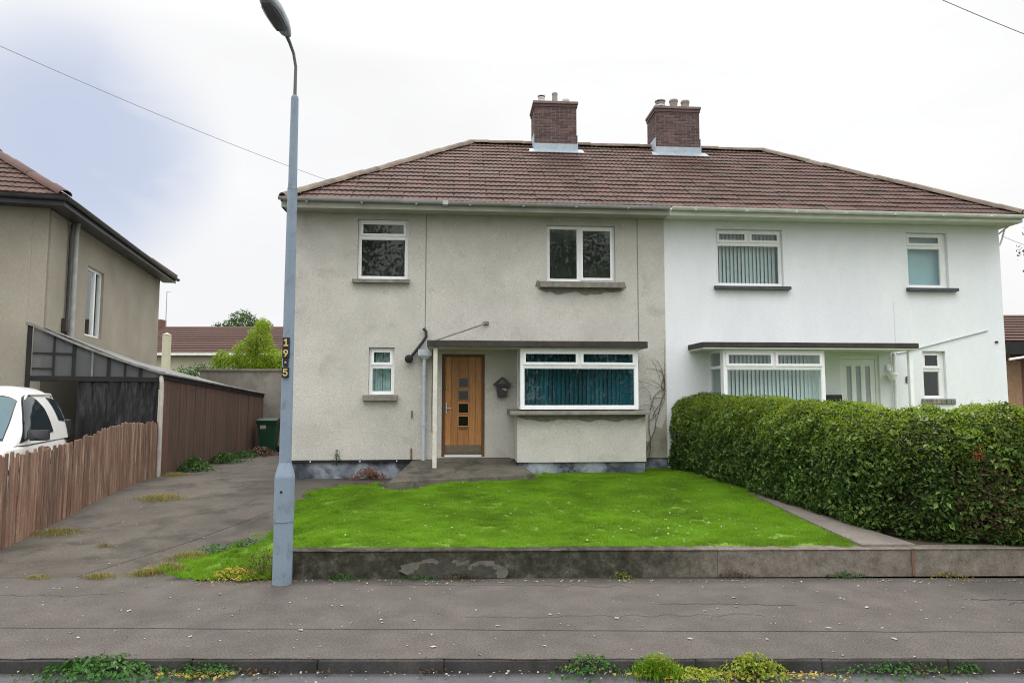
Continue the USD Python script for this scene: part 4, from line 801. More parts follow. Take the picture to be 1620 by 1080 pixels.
# ------------------------------------------------------------------ lamp post
lp = Thing('street_lamp', 'tall blue-grey steel street lamp standing at the end of the low garden wall', 'street lamp', at=(-2.345, 7.10, 0))
lp.part('base_box', tube([(0, 0, -.05), (0, 0, .0), (0, 0, .62)], [.098, .098, .096], 16), 'post_paint', smooth=50)
lp.part('base_door', tube([(0, 0, .622), (0, 0, 1.06), (0, 0, 1.09), (0, 0, 1.22)], [.101, .101, .098, .062], 16), 'post_paint', smooth=30, label='wider door section of the post')
lp.part('door_keyhole', rotm(lathe([(.013, 0), (.013, .012), (.004, .013)], 10), math.pi / 2, (1, 0, 0)) if False else mv(rotm(lathe([(.013, 0), (.013, .012), (.004, .013)], 10), math.pi / 2, (1, 0, 0)), (0, -.093, .93)), 'plate_black')
lp.part('shaft', tube([(0, 0, 1.221), (0, 0, 3.0), (0, 0, 4.1)], [.062, .056, .051], 18), 'post_paint', smooth=50)
lp.part('shaft', tube([(0, 0, 4.101), (0, 0, 4.13), (0, 0, 5.10), (0, 0, 5.13)], [.053, .046, .040, .030], 18), 'post_paint', smooth=30, label='upper narrower shaft')
lp.part('bracket_arm', tube([(0, 0, 5.11), (0, 0, 5.3), (.004, -.01, 5.45), (-.01, -.05, 5.58), (-.035, -.11, 5.67), (-.05, -.17, 5.715)], [.019, .017, .016, .016, .018, .02], 10), 'bracket_metal', smooth=60)
# lantern: along -y, slightly up and to the left
def lantern_pts(s):
    out = []
    for t, w, hu, hd in [(0, .035, .035, .03), (.08, .062, .07, .06), (.22, .088, .098, .055), (.45, .10, .105, .055), (.62, .085, .08, .055), (.72, .05, .04, .05)]:
        for a in np.linspace(0, 2 * np.pi, 16, endpoint=False):
            x = w * math.copysign(abs(math.cos(a)) ** .7, math.cos(a)); z = (hu if math.sin(a) > 0 else hd) * math.copysign(abs(math.sin(a)) ** .8, math.sin(a)); out.append((x * s, -t, z * s))
    return np.array(out)
lm = hull(lantern_pts(1)); TL = trimesh.transformations.concatenate_matrices(trimesh.transformations.translation_matrix([-.045, -.13, 5.74]), trimesh.transformations.rotation_matrix(-.04, [0, 0, 1]), trimesh.transformations.rotation_matrix(-.09, [1, 0, 0]), np.diag([.92, .92, .92, 1]))
lp.part('lamp_head', (trimesh.transformations.transform_points(lm[0], TL), lm[1]), 'lamp_grey', smooth=35)
lens = hull([(x, -t, z) for t, w in ((.16, .06), (.24, .082), (.46, .088), (.58, .078), (.64, .05)) for x in (-w, w) for z in (-.058, -.05)] + [(x, -t, -.085) for t, w in ((.2, .05), (.44, .06), (.58, .05)) for x in (-w, w)])
lp.part('lamp_lens', (trimesh.transformations.transform_points(lens[0], TL), lens[1]), 'lens_dark', smooth=35)
for ch, zc, hgt in (('1', 2.455, .095), ('9', 2.345, .095), ('\u00b7', 2.25, .07), ('5', 2.145, .095)):
    lp.part('number_plate', box(-.037, .037, -.074, -.056, zc - .054, zc + .054, .003) if ch != '\u00b7' else box(-.028, .028, -.073, -.056, zc - .040, zc + .040, .003), 'plate_black')
    if ch == '\u00b7': lp.part('number_dot', box(-.008, .008, -.0765, -.0742, zc - .008, zc + .008), 'digit_yellow')
    else:
        tm = meshkit.text_mesh(ch, .070, .0025, True); V = np.array(tm.vertices); V[:, 0] -= V[:, 0].mean(); V[:, 0] = V[:, 0] - (V[:, 0].min() + V[:, 0].max()) / 2; V[:, 1] -= (V[:, 1].min() + V[:, 1].max()) / 2
        lp.part('number_digit', (np.c_[V[:, 0], -.0742 - V[:, 2], zc + V[:, 1]], np.array(tm.faces)), 'digit_yellow')

# ------------------------------------------------------------------ picket fence
F0, F1 = np.array([-6.07, 7.35]), np.array([-7.12, 13.72]); fd = F1 - F0; FL = np.linalg.norm(fd); fd /= FL; frot = math.atan2(fd[1], fd[0])
fence = Thing('picket_fence', 'rough brown timber fence of close upright pales along the left of the driveway', 'fence', at=(F0[0], F0[1], 0), rotz=frot)
t = 0.0
while t < FL - .05:
    w = R.uniform(.048, .078); zb = float(zdrive(0, F0[1] + fd[1] * (t + w / 2))); top = zb + 1.10 + R.normal(0, .018) + .03 * math.sin(t * 1.7); th_ = .022
    a = R.normal(0, .012)
    pts_ = [(sx * (w / 2 - cx) + (0 if z < 1 else 0), y, z) for sx in (-1, 1) for z in (zb - .02, top) for cx, y in ((0, .0), (0, -.010), (w * .28, -th_))]
    pts_ += [(sx * w * .2, -.008, top + .012) for sx in (-1, 1)]
    fence.part('pale', mv(rotm(hull(pts_), a, (0, 1, 0), (0, 0, zb)), (t + w / 2, R.normal(0, .004), 0)), 'fence_wood'); t += w + R.uniform(.003, .013)
for zz in (.30, .85):
    A, B = float(zdrive(0, F0[1])), float(zdrive(0, F1[1])); m = box(0, FL, .006, .06, 0, .07); V = m[0].copy(); V[:, 2] += A + (B - A) * sstep(0, 1, V[:, 0] / FL) + zz; fence.part('rail', (V, m[1]), 'fence_wood')
for k in range(4): tt = .3 + k * 1.95; fence.part('fence_post', box(tt, tt + .09, .062, .15, -.05, 1.2), 'fence_wood')

# ------------------------------------------------------------------ lean-to carport beside the neighbour
NY = math.radians(14.5)
lt = Thing('lean_to', 'lean-to carport with brown boarded side, glazed gable and black sheeting beside the neighbouring house', 'carport', at=(-7.12, 13.8, 0))
A, B = np.array([-7.10, 13.80]), np.array([-7.48, 20.5]); wd = B - A; WL = np.linalg.norm(wd); wd /= WL; wn = np.array([wd[1], -wd[0]])
SH = np.array([-7.12, 13.8, 0])
lt.shift = SH
def along(m, o, d):   # local (x along d, y = left normal, z) -> world
    V = np.asarray(m[0]); nrm = np.array([-d[1], d[0]]); return np.c_[o[0] + V[:, 0] * d[0] + V[:, 1] * nrm[0], o[1] + V[:, 0] * d[1] + V[:, 1] * nrm[1], V[:, 2]], m[1]
ztop = lambda s: 2.33 - .38 * s / WL
s_ = 0.06
while s_ < WL - .02:
    w = min(.16, WL - s_); m = box(s_ + .002, s_ + w - .002, -.012 + R.normal(0, .003), .02, .24, 1, .004); V = m[0].copy(); tp = V[:, 2] > .9; V[tp, 2] = ztop(V[tp, 0]) - .09 + (V[tp, 2] - 1)
    lt.part('side_board', along((V, m[1]), A, wd), 'board_wood'); s_ += w
lt.part('eaves_beam', along((lambda m: (np.c_[m[0][:, :2], m[0][:, 2] + ztop(m[0][:, 0])], m[1]))(box(0, WL, -.03, .07, -.088, -.005)), A, wd), 'dark_paint')
lt.part('roof_edge', along((lambda m: (np.c_[m[0][:, :2], m[0][:, 2] + ztop(m[0][:, 0])], m[1]))(box(-.05, WL + .05, -.08, .05, 0.0, .045, .01)), A, wd), 'roof_sheet_edge')
lt.part('corner_pipe', tube([(A[0] + .03, A[1] - .06, .18), (A[0] + .03, A[1] - .06, 2.16), (A[0] + .0, A[1] - .04, 2.27), (A[0] - .04, A[1] + .05, 2.30)], .042, 10), 'old_pipe', smooth=40, label='old pale downpipe at the corner')
G = np.array([-8.98, 12.58]); gd = A - G; GL = np.linalg.norm(gd); gd /= GL     # gable from the neighbour's corner to the corner pipe
gz0, gzL, gzR = 2.28, 3.25, 2.37
def gtop(s):  # gently curved top edge
    t_ = s / GL; return gzL + (gzR - gzL) * (1.08 * t_ - .08 * t_ * t_) - .04 * math.sin(math.pi * t_)
lt.part('front_beam', along(box(0, GL, -.03, .05, gz0 - .10, gz0, .006), G, gd), 'dark_paint')
lt.part('front_post', along(box(-.03, .05, -.035, .055, .15, gzL - .03, .006), G, gd), 'dark_paint')
cols = [0.05, .40, .72, 1.02, 1.30, 1.58, 1.85, GL - .06]
for i, s0 in enumerate(cols[1:-1]):
    lt.part('mullion', along(box(s0 - (.03 if i % 2 else .018), s0 + (.03 if i % 2 else .018), -.02, .03, gz0 + .001, gtop(s0) - .02), G, gd), 'dark_paint' if i != 2 else 'roof_sheet_edge')
for i in range(len(cols) - 1):
    a, b = cols[i] + .015, cols[i + 1] - .015; zm = gz0 + .42
    top_ = [gtop(a) - .035, gtop(b) - .035]
    lt.part('glazing_pane', along(wallprism(Polygon([(a, gz0 + .003), (b, gz0 + .003), (b, top_[1]), (a, top_[0])]), .004, .010), G, gd), 'sheet_plastic')
    if min(top_) > zm + .1: lt.part('glazing_bar', along(box(a + .002, b - .002, -.014, .0, zm - .018, zm + .018), G, gd), 'dark_paint')
    if i == 0: lt.part('glazing_bar', along(box(a + .002, b - .002, -.014, .0, gz0 + .12, gz0 + .15), G, gd), 'dark_paint')
n = 24; ss = np.linspace(-.06, GL + .05, n); V = []; F = []
for s0 in ss:
    for y_, dz in ((-.06, 0), (.05, 0), (.05, .05), (-.06, .05)): V.append((s0, y_, gtop(min(max(s0, 0), GL)) - .03 + dz))
for i in range(n - 1):
    for j in range(4):
        a, b = i * 4 + j, i * 4 + (j + 1) % 4; F += [[a, a + 4, b + 4], [a, b + 4, b]]
F += [[0, 1, 2], [0, 2, 3], [4 * n - 4, 4 * n - 2, 4 * n - 3], [4 * n - 4, 4 * n - 1, 4 * n - 2]]
lt.part('gable_edge', along((np.array(V), np.array(F)), G, gd), 'roof_sheet_edge', label='curved pale edge of the gable')
C4 = np.array([-8.95 - 1.75, 12.9 + 6.9])
lt.part('roof_sheet', slab([(A[0], A[1], 2.325), (B[0], B[1], 1.945), (C4[0] + .02, C4[1], 2.85), (G[0] + .05, G[1] + .3, 3.22)], .012), 'roof_sheeting')
# black sheeting hung in the front opening
n1, n2 = 130, 40; s_ = np.linspace(.80, GL - .05, n1); z_ = np.linspace(.35, gz0 - .09, n2); S, Z = np.meshgrid(s_, z_)
Y = .06 + .10 * (meshkit.fbm(np.stack([S * 8, Z * 1.3, S * 0], -1), 5) - .5) + .018 * np.sin(S * 31 + 2.5 * Z)
V = np.c_[S.ravel(), Y.ravel(), Z.ravel()]; i, j = np.meshgrid(np.arange(n1 - 1), np.arange(n2 - 1)); a = (j * n1 + i).ravel()
lt.part('black_sheeting', along((V, np.vstack([np.c_[a, a + 1, a + n1 + 1], np.c_[a, a + n1 + 1, a + n1]])), G, gd), 'black_sheeting', smooth=True, label='creased black plastic sheeting')

# ------------------------------------------------------------------ neighbouring house (left)
NO = (-8.95, 12.9, 0)
nb = Thing('neighbour_house', 'beige rendered house with black gutters at the left edge behind the carport', 'house', at=NO, rotz=NY, shift=(-3.6, 4.3, 0))
ND, NW, NZ = 8.55, 7.4, 5.56
# local: x to the right along the front, y back; front-right corner at the origin
hs = sbox(0, .1, ND, NZ).difference(sbox(2.20, 3.25, 3.32, 4.82))
nb.part('side_wall', (lambda m: m)(sideprism(hs, -.27, 0)), 'neighbour_render')
nb.part('front_wall', box(-NW, -.272, 0, .27, .1, NZ), 'neighbour_render'); nb.part('rear_wall', box(-NW, -.272, ND - .27, ND, .1, NZ), 'neighbour_render'); nb.part('far_side_wall', box(-NW, -NW + .27, .272, ND - .272, .1, NZ - .001), 'neighbour_render')
nb.part('floor', box(-NW + .3, -.3, .3, ND - .3, 2.7, 2.8), 'room_dark')
fr = sbox(2.20, 3.25, 3.32, 4.82).difference(sbox(2.26, 3.30, 2.86, 4.76)).difference(sbox(2.94, 3.30, 3.26, 4.76))
wp = nb.part('window', sideprism(fr, -.13, -.06), 'white_plastic', label='tall two-light window'); nb.part('pane', box(-.10, -.094, 2.255, 2.865, 3.295, 4.765), 'window_glass', wp); nb.part('pane', box(-.101, -.095, 2.935, 3.265, 3.295, 4.765), 'window_glass', wp)
nb.part('curtain', box(-.22, -.215, 2.23, 2.78, 3.6, 4.80), 'pale_blind', wp)
nb.part('corner_strip', box(-.004, .03, .05, .30, 2.5, NZ - .06), 'neighbour_render')
nb.part('downpipe', tube([(.10, 1.2, NZ - .02), (.075, 1.2, 5.3), (.075, 1.2, 2.6)], .05, 12), 'grey_gutter', smooth=40)
nb.part('downpipe', tube([(.07, 1.0, NZ - .1), (.045, 1.0, 5.2), (.045, 1.0, 2.6)], .03, 8), 'black_gutter', smooth=40)
nb.part('wall_box', box(.001, .09, .86, 1.0, 3.2, 3.48, .01), 'bitumen')
eo = .38; hv = (ND + 2 * eo) / 2; nrz, nez = 8.8, 5.68
deck = [slab([(-NW - eo, -eo, nez), (eo, -eo, nez), (eo - hv, hv - eo, nrz), (-NW - eo + hv - 1.2, hv - eo, nrz)], .05), slab([(eo, -eo, nez), (eo, ND + eo, nez), (eo - hv, hv - eo, nrz)], .05),
        slab([(eo, ND + eo, nez), (-NW - eo, ND + eo, nez), (-NW - eo + hv - 1.2, hv - eo, nrz), (eo - hv, hv - eo, nrz)], .05), slab([(-NW - eo, ND + eo, nez), (-NW - eo, -eo, nez), (-NW - eo + hv - 1.2, hv - eo, nrz)], .05)]
nroof = nb.part('roof', deck, 'roof_deck', label='hipped brown tiled roof')
ay = np.array([0, hv, nrz - nez]); L_ = np.linalg.norm(ay); ay /= L_; hn = np.array([-1, -1, 0]) / math.sqrt(2)
tile_slope(nb, nroof, np.array([0, -eo, nez]), np.array([1., 0, 0]), ay, L_, eo - 9 * .335, eo, [(np.array([eo, -eo, nez]), hn)], skip=lambda x, y: y > 2.9, limit=120)
ax2 = np.array([0, 1., 0]); ay2 = np.array([-hv, 0, nrz - nez]); ay2 /= np.linalg.norm(ay2); hA = np.array([1, 1, 0]) / math.sqrt(2); hB = np.array([1, -1, 0]) / math.sqrt(2)
tile_slope(nb, nroof, np.array([eo, 0, nez]), ax2, ay2, L_, -eo, ND + eo, [(np.array([eo, -eo, nez]), np.array([1, 1, 0]) / math.sqrt(2)), (np.array([eo, ND + eo, nez]), np.array([1, -1, 0]) / math.sqrt(2))], limit=170, skip=lambda x, y: False)
ridge_run(nb, nroof, (eo - .03, -eo + .03, nez + .04), (eo - hv, hv - eo, nrz + .01), 16, name='hip_tile', m='roof_tile')
ridge_run(nb, nroof, (eo - .03, ND + eo - .03, nez + .04), (eo - hv, hv - eo, nrz + .01), 16, name='hip_tile', m='roof_tile')
nb.part('soffit', [box(-NW, eo - .03, -eo + .03, -.002, NZ - .04, NZ - .02), box(.002, eo - .03, .0, ND + eo, NZ - .04, NZ - .02)], 'black_gutter')
nb.part('fascia', [box(-NW - eo, eo - .005, -eo + .004, -eo + .028, NZ - .06, NZ + .11), box(eo - .028, eo - .004, -eo + .03, ND + eo, NZ - .06, NZ + .11)], 'black_gutter')
gutter(nb, [(-NW - eo, -eo - .06, NZ + .09), (eo - .02, -eo - .06, NZ + .09), (eo + .05, -eo + .0, NZ + .09), (eo + .06, .0, NZ + .09), (eo + .06, ND + eo, NZ + .075)], 'black_gutter', r=.062)

# ------------------------------------------------------------------ parked car
ch_ = math.radians(18); hdg = np.array([math.sin(ch_), -math.cos(ch_)])
crot = math.atan2(hdg[1], hdg[0])
left_ = np.array([-hdg[1], hdg[0]])
rear_near = np.array([-7.66, 12.0]); cc = rear_near + hdg * 2.0 - left_ * .87
car = Thing('parked_car', 'white high-roofed car parked behind the timber fence in front of the carport', 'car', at=(cc[0], cc[1], .20), rotz=crot)
sec = [(-2.0, .62, .80), (-1.95, .35, 1.0), (-1.5, .30, 1.02), (.9, .30, 1.0), (1.55, .32, .92), (1.93, .38, .78), (2.0, .5, .7)]
body = []
for x_, zl, zh in sec:
    hw_ = .87 if -1.9 < x_ < 1.7 else .78
    for sy in (-1, 1): body += [(x_, sy * hw_, zl + .08), (x_, sy * (hw_ - .06), zl), (x_, sy * hw_, (zl + zh) / 2), (x_, sy * (hw_ - .03), zh - .05), (x_, sy * (hw_ - .10), zh)]
car.part('body', hull(body), 'car_white', smooth=35)
zt0, zt1 = 1.0, 1.86
_hx = np.array([-2.0, -1.96, -1.85, -1.65, -1.3, -.8, -.4, -.2, 0.0, .25, .52]); _hz = np.array([1.03, 1.32, 1.62, 1.79, 1.85, 1.86, 1.81, 1.73, 1.57, 1.31, 1.01])
from scipy.interpolate import PchipInterpolator
_H = PchipInterpolator(_hx, _hz)
def cabin_pt(x_, q, off=0.0):
    """q: 0 at the left belt line over the roof (0.5) to 1 at the right belt line."""
    x_, q = np.broadcast_arrays(np.asarray(x_, float), np.asarray(q, float)); h_ = _H(x_) - zt0; a_ = np.pi * q
    W = .83 - .05 * sstep(-1.7, -2.0, x_) - .04 * sstep(.1, .5, x_); sy = np.sign(np.cos(a_)) * np.abs(np.cos(a_)) ** .40; sz = np.abs(np.sin(a_)) ** .62
    y_ = sy * (W + off) * (1 - .20 * sz * h_ / .86); return np.stack([x_ + off * .4 * (x_ > 0), y_, zt0 + sz * (h_ + off)], -1)
def gridmesh(P):
    n_, m_ = P.shape[:2]; i_, j_ = np.meshgrid(np.arange(n_ - 1), np.arange(m_ - 1), indexing='ij'); a_ = (i_ * m_ + j_).ravel(); return P.reshape(-1, 3), np.vstack([np.c_[a_, a_ + m_, a_ + m_ + 1], np.c_[a_, a_ + m_ + 1, a_ + 1]])
X_, Q_ = np.meshgrid(np.linspace(-2.0, .52, 60), np.linspace(0, 1, 49), indexing='ij')
car.part('cabin', gridmesh(cabin_pt(X_, Q_)), 'car_white', smooth=True)
def cpatch(xa, xb, q0, q1, m, name, off, label=None, n=30):
    """Patch of the cabin surface between q0 and q1; xa, xb: rear and front edge as (q fraction, x) lists."""
    f_ = np.linspace(0, 1, n); A_ = np.interp(f_, *zip(*xa)); B_ = np.interp(f_, *zip(*xb)); g_ = np.linspace(0, 1, n)
    X_ = A_[:, None] + (B_ - A_)[:, None] * g_[None]; Qv = (q0 + (q1 - q0) * f_)[:, None] + 0 * X_
    return car.part(name, gridmesh(cabin_pt(X_, Qv, off)), m, smooth=True, label=label)
for sy in (1, -1):
    qq = (lambda t: t) if sy > 0 else (lambda t: 1 - t)
    w_ = cpatch([(0, -1.06), (.45, -.90), (.85, -.66), (1, -.55)], [(0, .36), (.5, .10), (.9, -.20), (1, -.32)], qq(.014), qq(.295), 'car_trim', 'window_seal', .003)
    cpatch([(0, -1.02), (.45, -.87), (.85, -.63), (1, -.54)], [(0, .32), (.5, .07), (.9, -.23), (1, -.34)], qq(.018), qq(.285), 'car_glass', 'side_window', .012)
    cpatch([(0, -1.72), (1, -1.62)], [(0, -1.42), (1, -1.22)], qq(.06), qq(.24), 'car_glass', 'quarter_window', .006)
    car.part('mirror', hull([(.12 + a, sy * (.86 + b), 1.06 + c) for a in (0, .12) for b in (.02, .24) for c in (.0, .15)] + [(.30, sy * .97, 1.11)]), 'car_trim', smooth=40)
    rp_ = [cabin_pt(x_, .26 if sy > 0 else .74) for x_ in (-1.62, -1.5, -.45, -.3)]; car.part('roof_rail', tube([rp_[0] - [0, 0, .01], rp_[1] + [0, 0, .05], rp_[2] + [0, 0, .05], rp_[3] - [0, 0, .01]], .017, 8), 'car_white', smooth=50)
    car.part('tail_light', box(-2.02, -1.9, *sorted((sy * .66, sy * .80)), .98, 1.30, .02), 'car_trim')
    for x_ in (-1.25, 1.2):
        wv = rotm(lathe([(.20, -.10), (.30, -.10), (.33, -.06), (.33, .06), (.30, .10), (.20, .10)], 24), math.pi / 2, (1, 0, 0)); rim = rotm(lathe([(.02, -.085), (.20, -.095), (.20, .095), (.02, .085)], 16), math.pi / 2, (1, 0, 0))
        w_ = car.part('wheel', mv(wv, (x_, sy * .79, .33 - .2 + .0)), 'tyre', smooth=40); car.part('rim', mv(rim, (x_, sy * .795, .13)), 'steel', w_)
    car.part('headlight', box(1.78, 1.97, *sorted((sy * .52, sy * .76)), .62, .76, .03), 'steel')
cpatch([(0, -.18), (1, -.18)], [(0, .46), (1, .46)], .30, .70, 'car_trim', 'screen_seal', .004); cpatch([(0, -.14), (1, -.14)], [(0, .44), (1, .44)], .315, .685, 'car_screen', 'windscreen', .012)
cpatch([(0, -1.97), (1, -1.97)], [(0, -1.80), (1, -1.80)], .30, .70, 'car_glass', 'rear_window', .006)
car.part('roof_aerial', tube([(-1.0, 0, zt1), (-1.15, 0, zt1 + .14)], .008, 6), 'car_trim')

# ------------------------------------------------------------------ behind: bin, garden wall, bungalow, plants
bn = Thing('wheelie_bin', 'dark green wheeled bin at the far end of the driveway', 'bin', at=(-7.0, 19.7, .28), rotz=.1)
bn.part('body', hull([(sx * w, sy * d, z) for z, w, d in ((.06, .19, .20), (.90, .27, .29)) for sx in (-1, 1) for sy in (-1, 1)]), 'bin_green')
bn.part('lid', hull([(sx * .29, y_, z) for sx in (-1, 1) for y_, z in ((-.33, .905), (-.33, .94), (0, .99), (.30, .96), (.32, .905))]), 'bin_green')
bn.part('rim', [box(-.285, .285, -.305, -.285, .84, .90), box(-.285, -.268, -.284, .3, .84, .90), box(.268, .285, -.284, .3, .84, .90)], 'bin_green')
for sx in (-1, 1): bn.part('wheel', mv(rotm(lathe([(.10, -.025), (.10, .025)], 16), math.pi / 2, (0, 1, 0)), (sx * .24, .22, .1)), 'tyre')
bn.part('number_sticker', slab([(-.18, -.272, .70), (-.02, -.272, .70), (-.02, -.287, .80), (-.18, -.287, .80)], .004), 'pale_litter')
gwb = Thing('rear_garden_wall', 'tall grey rendered wall closing the end of the driveway behind the bin', 'wall', at=(-5, 20.9, 0), rotz=0.0)
gwb.part('wall_panel', box(-4.6, 1.5, 0, .2, .1, 2.66), 'garden_wall_render'); gwb.part('coping', box(-4.65, 1.55, -.03, .23, 2.662, 2.73, .01), 'wall_coping')
bg = Thing('bungalow', 'low cream bungalow with long brown roof beyond the rear garden wall', 'house', at=(-19, 40, 0))
bg.part('wall', box(-6, 14, 0, 7, -.2, 4.35), 'far_wall'); br = bg.part('roof', hull([(x_, y_, 4.40) for x_ in (-6.4, 14.4) for y_ in (-.4, 7.4)] + [(-6.4, 3.5, 6.35), (14.4, 3.5, 6.35)]), 'far_roof')
bg.part('fascia', box(-6.4, 14.4, -.43, -.405, 4.28, 4.42), 'white_gutter')
for k in range(12): bg.part('tile_course', slab([(-6.41, -.4 + .325 * k - .03, 4.40 + .1625 * k + .045), (14.41, -.4 + .325 * k - .03, 4.40 + .1625 * k + .045), (14.41, -.4 + .325 * (k + 1), 4.40 + .1625 * (k + 1) + .012), (-6.41, -.4 + .325 * (k + 1), 4.40 + .1625 * (k + 1) + .012)], .02), 'far_roof', br)
for u in (-3, 2, 7): w_ = bg.part('window', wallprism(sbox(u, 2.2, u + 1.8, 3.4).difference(sbox(u + .08, 2.28, u + 1.72, 3.32)), -.03, .01), 'white_plastic'); bg.part('pane', box(u + .07, u + 1.73, -.012, -.006, 2.27, 3.33), 'car_glass', w_)
pt = Thing('concrete_post', 'slim pale concrete post standing in front of the bungalow roof', 'post', at=(-15.3, 30, 0)); pt.part('shaft', box(-.14, .14, -.14, .14, 0, 4.6, .02), 'far_wall'); pt.part('cap', hull([(sx * .15, sy * .15, 4.602) for sx in (-1, 1) for sy in (-1, 1)] + [(0, 0, 4.72)]), 'far_wall')
bg.part('chimney', box(-4.1, -3.45, 3.2, 3.9, 6.1, 6.8, .02), 'brick_far'); bg.part('aerial', tube([(-3.3, 3.5, 6.3), (-3.3, 3.5, 8.6), (-3.3, 3.5, 8.62), (-3.0, 3.5, 8.64)], [.025, .02, .015, .01], 6), 'cable')
rb = Thing('brick_house', 'brown brick house with dark fascia at the right edge beyond the white house', 'house', at=(26, 32, 0))
rb.part('wall', box(-2.2, 6, .4, 8, -.2, 4.05), 'brick_far'); rb.part('door_panel', box(-2.6, -1.75, .36, .45, -.2, 3.6), 'timber_far')
rr = rb.part('roof', hull([(x_, y_, 4.45) for x_ in (-3.3, 7) for y_ in (-.4, 8.5)] + [(-3.3, 4, 6.2), (7, 4, 6.2)]), 'far_roof')
for k in range(10): rb.part('tile_course', slab([(-3.31, -.4 + .44 * k - .03, 4.45 + .175 * k + .05), (7.01, -.4 + .44 * k - .03, 4.45 + .175 * k + .05), (7.01, -.4 + .44 * (k + 1), 4.45 + .175 * (k + 1) + .012), (-3.31, -.4 + .44 * (k + 1), 4.45 + .175 * (k + 1) + .012)], .02), 'far_roof', rr)
rb.part('fascia', box(-3.3, 7, -.43, -.405, 3.85, 4.44), 'dark_paint'); rb.part('gutter_outlet', tube([(-2.9, -.5, 3.6), (-1.9, -.5, 3.75), (-1.7, -.5, 4.0)], .06, 8), 'white_plastic')

def crown(n, blobs, size, rng, squash=1.0):
    C, N = [], []
    for (cx, cy, cz, r) in blobs:
        k = int(n * r * r / sum(b[3] ** 2 for b in blobs)); d = rng.normal(size=(k, 3)); d /= np.linalg.norm(d, axis=1, keepdims=True); rad = r * rng.uniform(.55, 1.05, (k, 1)) * (.75 + .5 * meshkit.fbm(d * 2.3 + cx, 3)[:, None])
        C.append(np.array([cx, cy, cz]) + d * rad * [1, 1, squash]); N.append(d + rng.normal(size=(k, 3)) * .6)
    C, N = np.vstack(C), np.vstack(N); return leaves(C, N, rng.uniform(.6, 1.3, len(C)) * size, rng=rng)
def tree(name, label, cat_, at, h, blobs, n, size, m, seed, trunk=.18, group=None):
    rng = np.random.default_rng(seed); t_ = Thing(name, label, cat_, group, at=at)
    P = [(0, 0, -.1)] + [(rng.normal(0, .03 * h * k / 5), rng.normal(0, .03 * h * k / 5), h * k / 5) for k in range(1, 5)]
    t_.part('trunk', tube(P, np.linspace(trunk, trunk * .35, 5), 8), 'bark', smooth=True)
    for i, b in enumerate(blobs[:6]): t_.part('limb', tube([np.array(P[2 + i % 2]), (np.array(P[2]) + np.array(b[:3])) / 2 + rng.normal(0, .1, 3), np.array(b[:3])], [trunk * .4, trunk * .25, trunk * .1], 6), 'bark', smooth=True)
    t_.part('crown', crown(n, blobs, size, rng), m, kind='stuff'); return t_
rng = np.random.default_rng(3)
tree('garden_tree', 'round dark green tree showing above the bungalow roof', 'tree', (-23.9, 60, 0), 7.5, [(0, 0, 8.0, 1.5), (-1.6, 0, 7.2, 1.3), (1.5, .3, 7.3, 1.3), (.3, 0, 6.2, 1.8), (3.1, 0, 6.9, .9), (-2.6, 0, 6.4, 1.0)], 11000, .20, 'hedge_leaf', 31, trunk=.25)
bl = [(0, 0, .6 + .35 * k, .55 - .055 * k + rng.uniform(-.05, .1)) for k in range(5)]
tree('golden_conifer', 'feathery bright yellow-green conifer rising above the rear garden wall', 'conifer', (-8.9, 23.6, 1.9), 2.6, [(0, 0, .7, .8), (.25, 0, 1.25, .66), (-.35, 0, 1.45, .52), (.1, 0, 1.95, .48), (.2, 0, 2.45, .30), (.85, 0, 1.0, .62), (-.95, 0, .9, .6), (1.3, 0, .8, .6), (-1.2, 0, 1.3, .32)], 22000, .07, 'conifer_leaf', 33, trunk=.08)
tree('garden_shrub', 'low mid-green shrub spreading along the top of the rear garden wall', 'shrub', (-10.6, 23.2, 1.6), 1.2, [(-.7, 0, .8, .5), (0, 0, .9, .55), (.7, 0, .85, .5), (1.4, 0, .9, .45)], 5000, .07, 'weed_leaf', 34, trunk=.05)
tree('overhanging_tree', 'leafy tree whose outer twigs just enter the picture at the right edge', 'tree', (18.6, 22, .2), 8, [(0, 0, 6.6, 1.55), (.9, 0, 8.3, 1.6), (1.8, .5, 6.0, 1.5), (2.4, 0, 9.5, 1.3)], 5000, .12, 'tree_leaf', 35, trunk=.2)
for i, (tx, ty, h_) in enumerate([(-4.5, -11.5, 13.5), (6.8, -12.5, 14.5), (13.5, -15.5, 12.0)]):
    r_ = np.random.default_rng(60 + i); B_ = [(r_.normal(0, 1.7), r_.normal(0, 1.3), h_ * r_.uniform(.12 if i else .26, .97), r_.uniform(1.4, 2.3)) for _ in range(26)]
    tree('street_tree', ['tree across the road opposite the lamp post, reflected in the left upper window', 'tree across the road reflected in the bay window', 'tree across the road opposite the white house'][i], 'tree', (tx, ty, -.1), h_ * .8, B_, 7000 if i == 0 else 15000, .26, 'tree_leaf', 70 + i, trunk=.24, group='trees across the road')

